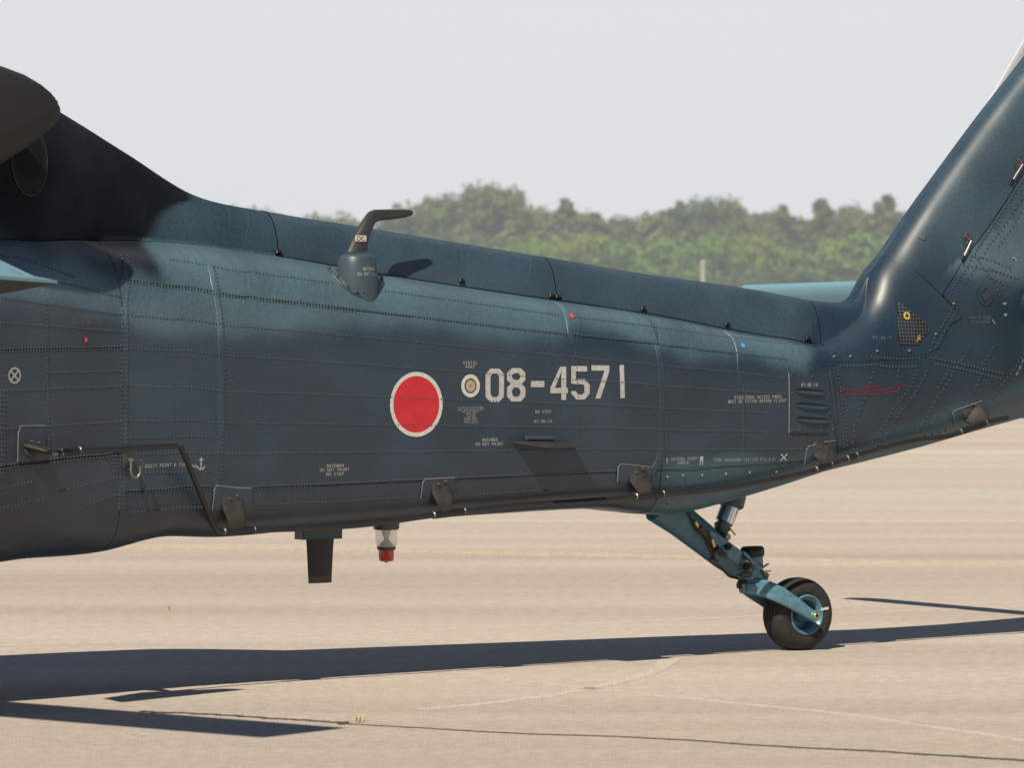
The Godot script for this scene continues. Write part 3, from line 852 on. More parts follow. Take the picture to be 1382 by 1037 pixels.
# ------------------------------------------------------------------ the helicopter
func bracket(foot: Vector3, foot_n: Vector3, tip: Vector3, w0: float, w1: float, base_q: Array) -> void:
	# a tapered blade from a doubler plate on the hull down to the tube
	var o := Node3D.new(); o.name = "tube_bracket"; heli.add_child(o, true)
	var d := tip - foot
	var across := d.cross(foot_n).normalized()
	if across.x < 0: across = -across
	var nrm := across.cross(d).normalized()
	if nrm.z < 0: nrm = -nrm
	var rings := []
	for i in 9:
		var t := i / 8.0
		var c := foot.lerp(tip, t) + foot_n * 0.012 * sin(t * PI)
		var w := lerpf(w0, w1, smoothstep(0, 1, t)) / 2
		var th := lerpf(0.016, 0.009, t)
		var ring := PackedVector3Array()
		for k in 14:
			var a := TAU * k / 14
			ring.append(c + across * cos(a) * w + nrm * sin(a) * th)
		rings.append(ring)
	skin_rings(rings)
	put("blade", M.strut, o)
	# rounded socket at the hull
	var bx := Transform3D(basis_y(foot_n + Vector3(0, 0.25, 0)), foot - foot_n * 0.012)
	lathe(bx, [Vector2(w0 * 0.43, 0), Vector2(w0 * 0.43, 0.010), Vector2(w0 * 0.39, 0.016), Vector2(w0 * 0.30, 0.018), Vector2(0, 0.027)], 24)
	put("socket", M.strut, o)
	for k in [-0.5, 0.5]:
		var p: Vector3 = foot + across * k * w0 * 0.36 + foot_n * 0.018 + Vector3(0, 0.026, 0)
		rod(p - foot_n * 0.01, p + foot_n * 0.004, 0.0042, 0.004, 8)
		put("bolt", M.steel, o)
	if base_q.size():
		var s0: float = base_q[0]; var s1: float = base_q[1]; var q0: float = base_q[2]; var q1: float = base_q[3]
		for e in 1:
			var b := V.size()
			for i in range(-1, 10):
				for j in range(-1, 10):
					var a := clampf(i / 8.0, 0, 1); var c := clampf(j / 8.0, 0, 1)
					var lift := 0.006 if (i >= 0 and i <= 8 and j >= 0 and j <= 8) else -0.001
					var s := lerpf(s0, s1, a); var q := lerpf(q0, q1, c)
					ink = paint_tone(hull(s, q)) * 1.08
					vert(hull_out(s, q, lift), hull_n(s, q), Vector2(s, q))
			for i in 10:
				for j in 10: quad(b + i * 11 + j, b + (i + 1) * 11 + j, b + (i + 1) * 11 + j + 1, b + i * 11 + j + 1)
		put("doubler_plate", M.paint, o)
		var e := PackedVector3Array()
		for i in 9: e.append(hull_out(s0, lerpf(q0, q1 - 0.012, i / 8.0), 0.005))
		for i in 9: e.append(hull_out(lerpf(s0 + 0.012, s1, i / 8.0), q1, 0.005))
		tube(e, 0.003, 6)
		put("plate_edge", M.edge, o)
		rivets(0.017, [s0 + 0.01, q1 - 0.008, s1 - 0.01, q1 - 0.008]); rivets(0.019, [s0 + 0.01, q1 - 0.024, s1 - 0.01, q1 - 0.024]); rivets(0.019, [s0 + 0.01, q1 - 0.008, s0 + 0.01, q0 + 0.008])
		rivets(0.019, [s1 - 0.01, q1 - 0.008, s1 - 0.01, q0 + 0.008])

func hull_parts() -> void:
	var joint: float = -4.278      # where cabin and boom meet
	var lap_s: float = -1.1234    # last butt joint before the tail
	var hinge: float = 0.0345      # fold joint of the tail pylon
	var upper := []
	upper = [-4.2112, 0.6273, -3.9935, 0.6403, -3.771, 0.6713, -3.5455, 0.7008, -3.3482, 0.7037, -3.1488, 0.7021, -2.9466, 0.6994, -2.7243, 0.6947, -2.4997, 0.691, -2.2728, 0.6877, -2.0431, 0.6846, -1.8257, 0.6836, -1.6056, 0.6827, -1.3812, 0.6841, -1.151, 0.6917, -0.9339, 0.6938, -0.7156, 0.6826, -0.4963, 0.6645, -0.2765, 0.6457, -0.0452, 0.6242]
	var lower := [-4.2627, 0.1458, -4.0089, 0.1311, -3.7572, 0.1387, -3.498, 0.15, -3.2321, 0.1456, -3.0277, 0.1449, -2.8208, 0.1435, -2.6116, 0.1425, -2.4003, 0.1425, -2.1598, 0.1429, -1.9158, 0.1446, -1.6683, 0.1465, -1.4166, 0.1537, -1.228, 0.169, -1.0849, 0.1862, -0.7609, 0.1903, -0.4261, 0.1532, -0.1895, 0.1287, 0.0427, 0.0996]
	var cabin_up := [-4.9818, 0.4258, -4.6521, 0.4398, -4.2778, 0.4714]
	var cabin_lo := [-4.9738, 0.206, -4.7318, 0.2096, -4.3752, 0.2276, -4.3026, 0.2332]
	# dark structure under the skin
	var b := V.size()
	for sg in [1, -1]:
		var base := V.size()
		for i in 161:
			for j in 41:
				var s := lerpf(-6.9, 3.9, i / 160.0); var q := (1 - cos(PI * j / 40.0)) / 2
				var p := hull(s, q); var n := hull_n(s, q); p -= n * 0.011
				p.z = maxf(0.0, p.z - 0.06 * exp(-pow((q - seam_q(s)) / 0.07, 2)))
				if j == 0 or j == 40: p.z = 0
				p.z *= sg; n.z *= sg
				vert(p, n, Vector2(p.x, p.y))
		for i in 160:
			for j in 40: quad(base + i * 41 + j, base + (i + 1) * 41 + j, base + (i + 1) * 41 + j + 1, base + i * 41 + j + 1)
	put("airframe", M.gap, heli)
	# cabin sides, port
	panel("cabin_skin_panel", -6.9, joint, on_line(cabin_up), on_seam(), 60, 34, 1, 0.0, heli)
	panel("cabin_skin_panel", -6.9, joint, on_line(cabin_lo), on_line(cabin_up), 60, 24, 1, 0.001, heli)
	panel("cabin_skin_panel", -6.9, joint, at_q(0.0), on_line(cabin_lo), 60, 24, 1, 0.0, heli)
	# boom, port
	panel("boom_skin_panel", joint, -3.7418, on_line(upper), on_seam(), 14, 34, 1, 0.0005, heli)
	panel("boom_skin_panel", -3.7418, lap_s, on_line(upper), on_seam(), 70, 34, 1, 0.0, heli)
	panel("boom_skin_panel", lap_s, hinge, on_line(upper), on_seam(), 30, 34, 1, 0.0005, heli)
	panel("boom_skin_panel", joint, -3.7418, on_line(lower), on_line(upper), 14, 30, 1, 0.0015, heli, 0.012, 0.0012)
	panel("boom_skin_panel", -3.7418, lap_s, on_line(lower), on_line(upper), 70, 30, 1, 0.0015, heli, 0.012, 0.0012)
	panel("boom_skin_panel", lap_s, hinge, on_line(lower), on_line(upper), 30, 30, 1, 0.0015, heli, 0.012, 0.0012)
	panel("belly_skin_panel", joint, lap_s, at_q(0.0), on_line(lower), 84, 24, 1, 0.0, heli)
	panel("belly_skin_panel", lap_s, hinge, at_q(0.0), on_line(lower), 40, 24, 1, 0.002, heli)
	# spine covers over the drive shaft, both sides
	panel("rotor_fairing", -6.9, -3.1981, on_seam(), at_q(1.0), 120, 30, 0, 0.0, heli, 0.012, 0.0015, M.sooty_shaded)
	panel("shaft_cover", -3.1981, -1.6023, on_seam(), at_q(1.0), 50, 24, 0, 0.004, heli, 0.016, 0.0025, M.spine)
	panel("shaft_cover", -1.6023, -0.0072, on_seam(), at_q(1.0), 50, 24, 0, 0.004, heli, 0.016, 0.0025, M.spine)
	# tail pylon
	var rim_line := [0.0201, 0.6448, 0.0624, 0.6335, 0.2665, 0.6408, 0.5188, 0.6086, 0.7021, 0.5436, 0.8109, 0.5424]
	var fair_end: float = 1.0793
	panel("pylon_root_fairing", -0.0072, hinge, on_seam(), at_q(1.0), 16, 30, 0, 0.0005, heli, 0.012, 0.002)
	var low := func(s: float) -> float: return value_on([0.045, 0.6445, 0.1568, 0.6426, 0.2665, 0.6408, 0.5188, 0.6086, 0.7021, 0.5436, 0.8109, 0.5424, 0.9596, 0.6215], s)
	panel("pylon_root_fairing", hinge, fair_end, low, at_q(1.0), 40, 40, 1, 0.0012, heli, 0.012, 0.0025)
	panel("pylon_leading_edge", fair_end, 3.9, on_line([1.0424, 0.7472, 1.1314, 0.7662, 1.3466, 0.7934, 1.5353, 0.8051, 1.8158, 0.819, 2.0405, 0.8269]), at_q(1.0), 80, 34, 1, 0.0012, heli, 0.012, 0.0025)
	panel("pylon_side_skin", hinge, 3.9, at_q(0.0), low2([0.045, 0.6445, 0.1568, 0.6426, 0.2665, 0.6408, 0.5188, 0.6086, 0.7021, 0.5436, 0.8109, 0.5424, 0.9596, 0.6215], [1.0424, 0.7472, 1.1314, 0.7662, 1.3466, 0.7934, 1.5353, 0.8051, 1.8158, 0.819, 2.0405, 0.8269], fair_end), 130, 60, 1, 0.0, heli, 0.012, 0.001)
	# starboard: plain skins
	panel("starboard_cabin_skin", -6.9, joint, at_q(0.0), on_seam(), 40, 40, -1, 0.0, heli)
	panel("starboard_boom_skin", joint, hinge, at_q(0.0), on_seam(), 60, 40, -1, 0.0, heli)
	panel("starboard_pylon_skin", hinge, 3.9, at_q(0.0), at_q(1.0), 90, 40, -1, 0.0, heli)
	# butt straps
	strap("butt_strap", [-3.7295, 0.7587, -3.7458, 0.7072, -3.7452, 0.6423, -3.7419, 0.5863, -3.7376, 0.4653, -3.742, 0.3022, -3.7495, 0.2203, -3.7613, 0.1384], 0.030, 0.003, heli)
	strap("butt_strap", [-1.1367, 0.6917, -1.1272, 0.6203, -1.1234, 0.4907, -1.1226, 0.2701, -1.1494, 0.2104, -1.1836, 0.1591], 0.036, 0.0035, heli)
	strap("butt_strap", [-4.1879, 0.6907, -4.2449, 0.6235, -4.2668, 0.5456, -4.2651, 0.4706, -4.2654, 0.387, -4.2697, 0.3033, -4.2731, 0.2365, -4.2737, 0.1696, -4.2702, 0.1023], 0.035, 0.002, heli)
	strap("stiffener", [-1.6536, 0.8132, -1.6581, 0.7867, -1.6719, 0.7452, -1.6828, 0.6928, -1.6656, 0.6537], 0.030, 0.0035, heli)
	strap("stiffener", [-0.6119, 0.7814, -0.592, 0.7487, -0.596, 0.7054, -0.6123, 0.606, -0.5967, 0.5491], 0.026, 0.0035, heli)
	strap("hinge_edge", [-0.0037, 0.5994, 0.0078, 0.5161, 0.0235, 0.4106, 0.0409, 0.3034, 0.0648, 0.1935, 0.0862, 0.1162], 0.014, 0.006, heli)
	# a stepped keel line over the gear
	rivet_rows()
	# louvred access panel
	var ap := Node3D.new(); ap.name = "access_panel"; heli.add_child(ap)
	var s0: float = -0.2845; var s1: float = -0.0067
	var p0 := [-0.2829, 0.2873, -0.1251, 0.2659, 0.0247, 0.2428]; var p1 := [-0.281, 0.5903, -0.1509, 0.5884, -0.0202, 0.5873]
	var bb := V.size()
	for i in range(-1, 18):
		for j in range(-1, 26):
			var a := clampf(i / 16.0, 0, 1); var c := clampf(j / 24.0, 0, 1)
			var s := lerpf(s0, s1, a); var q := lerpf(value_on(p0, s), value_on(p1, s), c)
			ink = paint_tone(hull(s, q)) * 1.06
			vert(hull_out(s, q, 0.0035 if (i >= 0 and i <= 16 and j >= 0 and j <= 24) else -0.004), hull_n(s, q), Vector2(s * 0.5, q))
	for i in 18:
		for j in 26: quad(bb + i * 27 + j, bb + (i + 1) * 27 + j, bb + (i + 1) * 27 + j + 1, bb + i * 27 + j + 1)
	put("panel_sheet", M.paint, ap)
	for l in [[-0.2445, 0.4979, -0.0324, 0.4751], [-0.2394, 0.4262, -0.0166, 0.3958], [-0.2391, 0.3548, -0.0047, 0.316]]:
		var g: Array = l
		var rings := []
		for i in 17:
			var t := i / 16.0
			var s := lerpf(g[0], g[2], t); var q := lerpf(g[1], g[3], t)
			var n := hull_n(s, q); var up := (hull(s, q + 0.01) - hull(s, q - 0.01)).normalized()
			var c := hull(s, q) + n * 0.003
			var k := minf(1.0, pow(sin(PI * clampf(t, 0.01, 0.99)), 0.4) * 1.15)
			rings.append(PackedVector3Array([c - up * 0.019 * k, c - up * 0.016 * k + n * 0.009 * k, c - up * 0.011 * k + n * 0.012 * k, c - up * 0.004 * k + n * 0.010 * k, c + up * 0.003 * k + n * 0.003 * k, c + up * 0.004 * k]))
		ink = NAVY * 1.5
		skin_rings(rings)
		put("louvre", M.paint, ap)
		var shade_strip := []
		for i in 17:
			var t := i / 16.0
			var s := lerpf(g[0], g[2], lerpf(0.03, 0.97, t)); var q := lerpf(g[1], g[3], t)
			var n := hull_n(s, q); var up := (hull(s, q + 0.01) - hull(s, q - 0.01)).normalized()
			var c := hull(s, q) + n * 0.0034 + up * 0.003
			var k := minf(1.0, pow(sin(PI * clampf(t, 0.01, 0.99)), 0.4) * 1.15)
			shade_strip.append(PackedVector3Array([c, c + n * 0.0022, c + up * 0.011 * k + n * 0.0022, c + up * 0.012 * k]))
		skin_rings(shade_strip)
		put("louvre_shade", M.hole, ap)  # black strip added where only shade falls above the bead
	for p in [[-0.2676, 0.5715], [-0.2123, 0.574], [-0.1273, 0.5686], [-0.2646, 0.4859], [-0.2694, 0.3933], [-0.2632, 0.2996], [-0.2178, 0.2939], [-0.1671, 0.2873], [-0.0638, 0.273], [0.0181, 0.2648], [-0.0059, 0.3596], [-0.0221, 0.4477]]:
		var n := hull_n(p[0], p[1])
		rod(hull(p[0], p[1]), hull(p[0], p[1]) + n * 0.008, 0.0065, 0.005, 8)
		put("screw", M.strut, ap)
	var pe := PackedVector3Array()
	for i in 9: pe.append(hull_out(s0, lerpf(p0[1], p1[1], i / 8.0), 0.005))
	tube(pe, 0.0035, 6); put("panel_edge", M.edge, ap)
	pe = PackedVector3Array()
	for i in 9: pe.append(hull_out(lerpf(s0, s1, i / 8.0), value_on(p0, lerpf(s0, s1, i / 8.0)) - 0.003, 0.003))
	tube(pe, 0.0032, 6); put("panel_gap", M.gap, ap)
	# latches along the spine covers
	for p in [[-3.2004, 0.859], [-2.1628, 0.8446], [-1.6367, 0.8323], [-1.5974, 0.8313], [-1.0829, 0.8353], [-0.5654, 0.8031], [-0.0542, 0.7614]]:
		var n := hull_n(p[0], p[1] + 0.03); var c := hull(p[0], p[1] + 0.006)
		block(Transform3D(Basis(Vector3(1, -0.15, 0).normalized(), n.cross(Vector3(1, -0.15, 0)).normalized(), n), c + Vector3(0, 0.006, 0.006)), Vector3(0.03, 0.02, 0.02), 0.004)
		put("latch", M.black, heli)
	# large screws of the keel fairing and the pylon root
	for p in [[-1.0819, 0.1578], [-0.981, 0.1684], [-0.8537, 0.1665], [-0.6944, 0.1538], [-0.5321, 0.1352], [-0.3446, 0.1063], [-1.0415, 0.046], [0.0449, 0.6739], [0.1493, 0.6755], [0.5971, 0.62], [0.8389, 0.6185], [1.1028, 0.699], [0.3391, 0.6943]]:
		var n := hull_n(p[0], p[1])
		rod(hull(p[0], p[1]), hull(p[0], p[1]) + n * 0.011, 0.0068, 0.005, 10)
		put("screw_head", M.edge, heli)

func low2(a: Array, b: Array, cut: float) -> Callable:
	return func(s: float) -> float: return value_on(a, s) if s < cut else value_on(b, s)

func rivet_rows() -> void:
	rivets(0.0195, [-3.9432, 0.7175, -3.7253, 0.7556, -3.5011, 0.7822, -3.2774, 0.7827, -3.0488, 0.7818])
	rivets(0.0195, [-2.7448, 0.7754, -2.55, 0.7722, -2.354, 0.7696, -2.1565, 0.767, -1.9571, 0.7643, -1.7059, 0.7614])
	rivets(0.0195, [-1.6204, 0.7598, -1.3769, 0.7612, -1.1263, 0.7683, -0.87, 0.768, -0.6087, 0.7533, -0.3486, 0.7417, -0.0859, 0.7314])
	rivets(0.0175, [-4.2088, 0.6319, -3.9914, 0.6453, -3.769, 0.6768, -3.5435, 0.7064, -3.3463, 0.7094, -3.1468, 0.708, -2.9446, 0.7054, -2.7222, 0.701, -2.4975, 0.6975, -2.2707, 0.6944, -2.041, 0.6915, -1.8235, 0.6907, -1.6033, 0.6901, -1.3788, 0.6917, -1.1485, 0.6995, -0.9313, 0.702, -0.7126, 0.6915, -0.4931, 0.6744, -0.2734, 0.6568])
	rivets(0.0175, [-4.2125, 0.6246, -3.9946, 0.6374, -3.7721, 0.668, -3.5466, 0.6974, -3.3493, 0.7003, -3.1499, 0.6986, -2.9477, 0.6957])
	rivets(0.0195, [-4.2458, 0.5476, -4.0198, 0.5576, -3.7932, 0.5841, -3.5639, 0.6149, -3.3729, 0.6194, -3.18, 0.6181, -2.9847, 0.6168, -2.7874, 0.6134, -2.588, 0.6101, -2.3868, 0.6078, -2.1834, 0.6056, -1.9775, 0.6037, -1.7692, 0.6016, -1.5583, 0.6001, -1.3361, 0.6025, -1.109, 0.6119, -0.879, 0.6144, -0.6475, 0.6001, -0.2882, 0.5609])
	rivets(0.0195, [-4.2484, 0.4717, -4.0225, 0.4776, -3.797, 0.4997, -3.5693, 0.5279, -3.3783, 0.5317, -3.1851, 0.5301, -2.9898, 0.5286, -2.7923, 0.5252, -2.5928, 0.522, -2.3914, 0.5197, -2.1878, 0.5176, -1.9818, 0.516, -1.7733, 0.5141, -1.5621, 0.513, -1.1567, 0.5268, -0.8716, 0.5329, -0.5827, 0.5118, -0.2896, 0.4836])
	rivets(0.0195, [-4.2487, 0.3868, -4.0227, 0.3867, -3.7973, 0.403, -3.5699, 0.4265, -3.3789, 0.4298, -3.1856, 0.4284, -2.9903, 0.4274, -2.7928, 0.4248, -2.5932, 0.4225, -2.3917, 0.4212, -2.1881, 0.4201, -1.982, 0.4197, -1.7735, 0.4191, -1.5623, 0.4197, -1.3379, 0.4238, -1.109, 0.4376, -0.8833, 0.4424, -0.655, 0.4257, -0.4241, 0.4012])
	rivets(0.0195, [-4.2488, 0.3069, -4.0229, 0.3029, -3.7974, 0.3157, -3.57, 0.3368, -3.379, 0.339, -3.1857, 0.3371, -2.9904, 0.3356, -2.7928, 0.3329, -2.5932, 0.3306, -2.3917, 0.329, -2.1881, 0.3279, -1.9819, 0.3276, -1.7734, 0.327, -1.5622, 0.3278, -1.3416, 0.3333, -1.1166, 0.3498, -0.8883, 0.3572, -0.6573, 0.3399, -0.4234, 0.3132])
	rivets(0.0195, [-4.2486, 0.2699, -3.9993, 0.2623, -3.7501, 0.277])
	rivets(0.0195, [-4.219, 0.2306, -4.0302, 0.223, -3.8416, 0.2276, -3.652, 0.2452, -3.4594, 0.2513, -3.2642, 0.2489, -3.0669, 0.2472, -2.8713, 0.2452, -2.6737, 0.2432, -2.4742, 0.242, -2.2727, 0.2413, -2.0689, 0.2414, -1.8625, 0.2419, -1.6538, 0.2427, -1.4194, 0.2464, -1.1801, 0.2632, -0.9365, 0.2779, -0.6893, 0.2626, -0.4377, 0.2318, -0.1806, 0.1928])
	rivets(0.0195, [-4.1641, 0.1835, -3.9626, 0.1731, -3.7605, 0.183])
	rivets(0.0175, [-4.2632, 0.15, -4.0095, 0.1358, -3.7578, 0.1437, -3.4984, 0.1554, -3.2326, 0.1514, -3.0282, 0.1508, -2.8214, 0.1496, -2.6122, 0.1488, -2.4009, 0.149, -2.1605, 0.1496, -1.9165, 0.1516, -1.669, 0.1538, -1.4174, 0.1612, -1.2287, 0.1765])
	rivets(0.0175, [-4.2623, 0.1433, -4.0085, 0.1283, -3.7569, 0.1356, -3.4977, 0.1467, -3.2318, 0.1422])
	rivets(0.0195, [-4.2739, 0.1008, -4.0282, 0.0834, -3.7872, 0.0843])
	rivets(0.0195, [-3.5879, 0.1016, -3.3234, 0.0981, -3.0541, 0.0921, -2.84, 0.0906, -2.6234, 0.0895])
	rivets(0.0195, [-2.2707, 0.0849, -2.0476, 0.0862, -1.8213, 0.0881])
	rivets(0.018, [-1.1335, 0.189, -0.9033, 0.2049, -0.6681, 0.191, -0.4279, 0.1641, -0.1605, 0.1367, 0.0272, 0.1158])
	rivets(0.018, [-0.5674, 0.1646, -0.1568, 0.1222, 0.0337, 0.0973])
	rivets(0.03, [-3.2462, 0.0148, -2.9979, 0.0164, -2.7462, 0.0184, -2.5044, 0.0206, -2.2605, 0.024, -2.0136, 0.0291])
	rivets(0.02, [-4.205, 0.6884, -4.2781, 0.5737, -4.2841, 0.4692, -4.2854, 0.3861, -4.2866, 0.303, -4.2908, 0.2033, -4.2828, 0.1029])
	rivets(0.02, [-4.1732, 0.6927, -4.2462, 0.577, -4.2526, 0.4714, -4.2539, 0.3874, -4.2551, 0.3035, -4.2594, 0.2028, -4.2515, 0.1013])
	rivets(0.02, [-3.7166, 0.7558, -3.7285, 0.6462, -3.7207, 0.5294, -3.7215, 0.3863, -3.7297, 0.2629, -3.7421, 0.1498])
	rivets(0.02, [-1.1206, 0.6813, -1.0994, 0.4929, -1.0985, 0.272, -1.1249, 0.2033])
	rivets(0.02, [-1.1553, 0.1645, -1.2129, 0.1294])
	rivets(0.018, [-1.6627, 0.6453, -1.6591, 0.4931, -1.654, 0.2542])
	rivets(0.018, [-0.5872, 0.5387, -0.5876, 0.3718, -0.582, 0.2038])
	rivets(0.018, [-0.2826, 0.6161, -0.282, 0.4314, -0.271, 0.2449])
	rivets(0.02, [-1.5855, 0.7575, -1.6504, 0.6604])
	rivets(0.018, [-1.1264, 0.8169, -1.1029, 0.7738, -1.1303, 0.7105])
	rivets(0.0195, [-4.9804, 0.5249, -4.7364, 0.5266, -4.5129, 0.5344, -4.2879, 0.5453])
	rivets(0.0195, [-4.625, 0.5768, -4.2845, 0.5855])
	rivets(0.0195, [-4.9815, 0.4771, -4.7556, 0.4816, -4.5239, 0.4923, -4.2901, 0.507])
	rivets(0.0175, [-4.9818, 0.4279, -4.7515, 0.4367, -4.5152, 0.4527, -4.2777, 0.473])
	rivets(0.0175, [-4.9818, 0.4237, -4.7515, 0.432, -4.5152, 0.4475, -4.2778, 0.4672])
	rivets(0.0195, [-4.712, 0.3883, -4.4948, 0.4023, -4.2779, 0.4189])
	rivets(0.0195, [-4.9817, 0.3495, -4.7515, 0.3548, -4.5154, 0.3675, -4.278, 0.3839])
	rivets(0.0195, [-4.9634, 0.277, -4.7391, 0.2804, -4.5092, 0.2912, -4.2781, 0.3048])
	rivets(0.0195, [-4.5282, 0.2385, -4.3029, 0.2464])
	rivets(0.0195, [-4.9742, 0.2088, -4.7321, 0.2126, -4.3753, 0.2308, -4.3027, 0.2365])
	rivets(0.0195, [-4.9734, 0.2032, -4.7314, 0.2066, -4.375, 0.2244, -4.3025, 0.2299])
	rivets(0.0195, [-4.9661, 0.1651, -4.785, 0.1724])
	rivets(0.0195, [-4.6254, 0.1495, -4.2873, 0.1816])
	rivets(0.0195, [-4.9545, 0.1278, -4.7175, 0.1346])
	rivets(0.0195, [-4.4691, 0.121, -4.2954, 0.1418])
	rivets(0.02, [-4.723, 0.5349, -4.7204, 0.4385, -4.7161, 0.342, -4.7094, 0.2452])
	rivets(0.02, [-4.9817, 0.3397, -4.9774, 0.2667, -4.9677, 0.1932])
	rivets(0.02, [-4.965, 0.3397, -4.9629, 0.2665, -4.9552, 0.1927])
	rivets(0.02, [-4.9393, 0.6066, -4.7919, 0.6078, -4.5482, 0.5962])
	rivets(0.018, [-4.3622, 0.2261, -4.3257, 0.187])
	rivets(0.018, [-4.3407, 0.2264, -4.3045, 0.1868])
	rivets(0.018, [-4.3193, 0.2265, -4.2835, 0.1865])
	rivets(0.022, [0.0753, 0.6226, 0.3061, 0.6153, 0.6366, 0.5042])
	rivets(0.022, [0.2923, 0.6673, 0.7009, 0.5418])
	rivets(0.022, [0.7183, 0.5223, 0.8873, 0.4104, 1.0582, 0.2869])
	rivets(0.022, [0.7288, 0.4755, 0.9028, 0.3629, 1.0295, 0.2655])
	rivets(0.026, [0.6002, 0.4886, 0.3944, 0.3154, 0.267, 0.1104])
	rivets(0.026, [0.6537, 0.4614, 0.433, 0.2889, 0.3141, 0.0791])
	rivets(0.03, [0.2905, 0.5699, 0.1644, 0.2822, 0.1646, 0.1542])
	rivets(0.03, [0.8413, 0.4096, 0.6371, 0.2883, 0.5057, 0.134])
	rivets(0.018, [0.0326, 0.6069, 0.0637, 0.3852, 0.1149, 0.1368])
	rivets(0.022, [0.0517, 0.5979, 0.0836, 0.3745, 0.1332, 0.1422])
	rivets(0.03, [0.4722, 0.5345, 0.4466, 0.4065])
	rivets(0.02, [0.1253, 0.1173, 0.2098, 0.1231])
	rivets(0.024, [1.0865, 0.6882, 0.8327, 0.6118, 0.7359, 0.5565])
	rivets(0.026, [1.1045, 0.6714, 0.8638, 0.5901, 0.7836, 0.554])
	rivets(0.022, [2.0828, 0.8174, 1.8426, 0.8126, 1.549, 0.7939, 1.1653, 0.75])
	rivets(0.03, [2.0185, 0.7905, 1.6155, 0.7712, 1.2668, 0.7339])
	rivets(0.03, [1.9584, 0.7656, 1.6304, 0.7437])
	rivets(0.026, [1.4633, 0.7916, 1.5431, 0.7209, 1.5827, 0.6606])
	rivets(0.026, [1.3734, 0.7872, 1.4876, 0.6933, 1.5751, 0.6084])
	rivets(0.026, [1.4717, 0.7667, 1.4332, 0.6644, 1.3939, 0.6015])
	rivets(0.024, [1.4852, 0.7108, 1.5572, 0.6173])
	rivets(0.024, [1.4276, 0.7003, 1.4938, 0.6007])
	rivets(0.028, [0.9774, 0.4777, 0.8818, 0.431])
	rivets(0.028, [1.1062, 0.4277, 0.9833, 0.3746])
	rivets(0.028, [1.2322, 0.3396, 1.015, 0.2431, 0.9093, 0.1792])
	rivets(0.03, [0.9654, 0.3444, 0.8411, 0.2422])
	rivets(0.03, [0.7871, 0.413, 0.6564, 0.3372])
	rivets(0.03, [0.6773, 0.224, 0.6898, 0.1136])
	rivets(0.03, [0.7746, 0.2074, 0.9145, 0.1398])
	rivets(0.05, [0.4811, 0.0906, 0.6692, 0.0834])

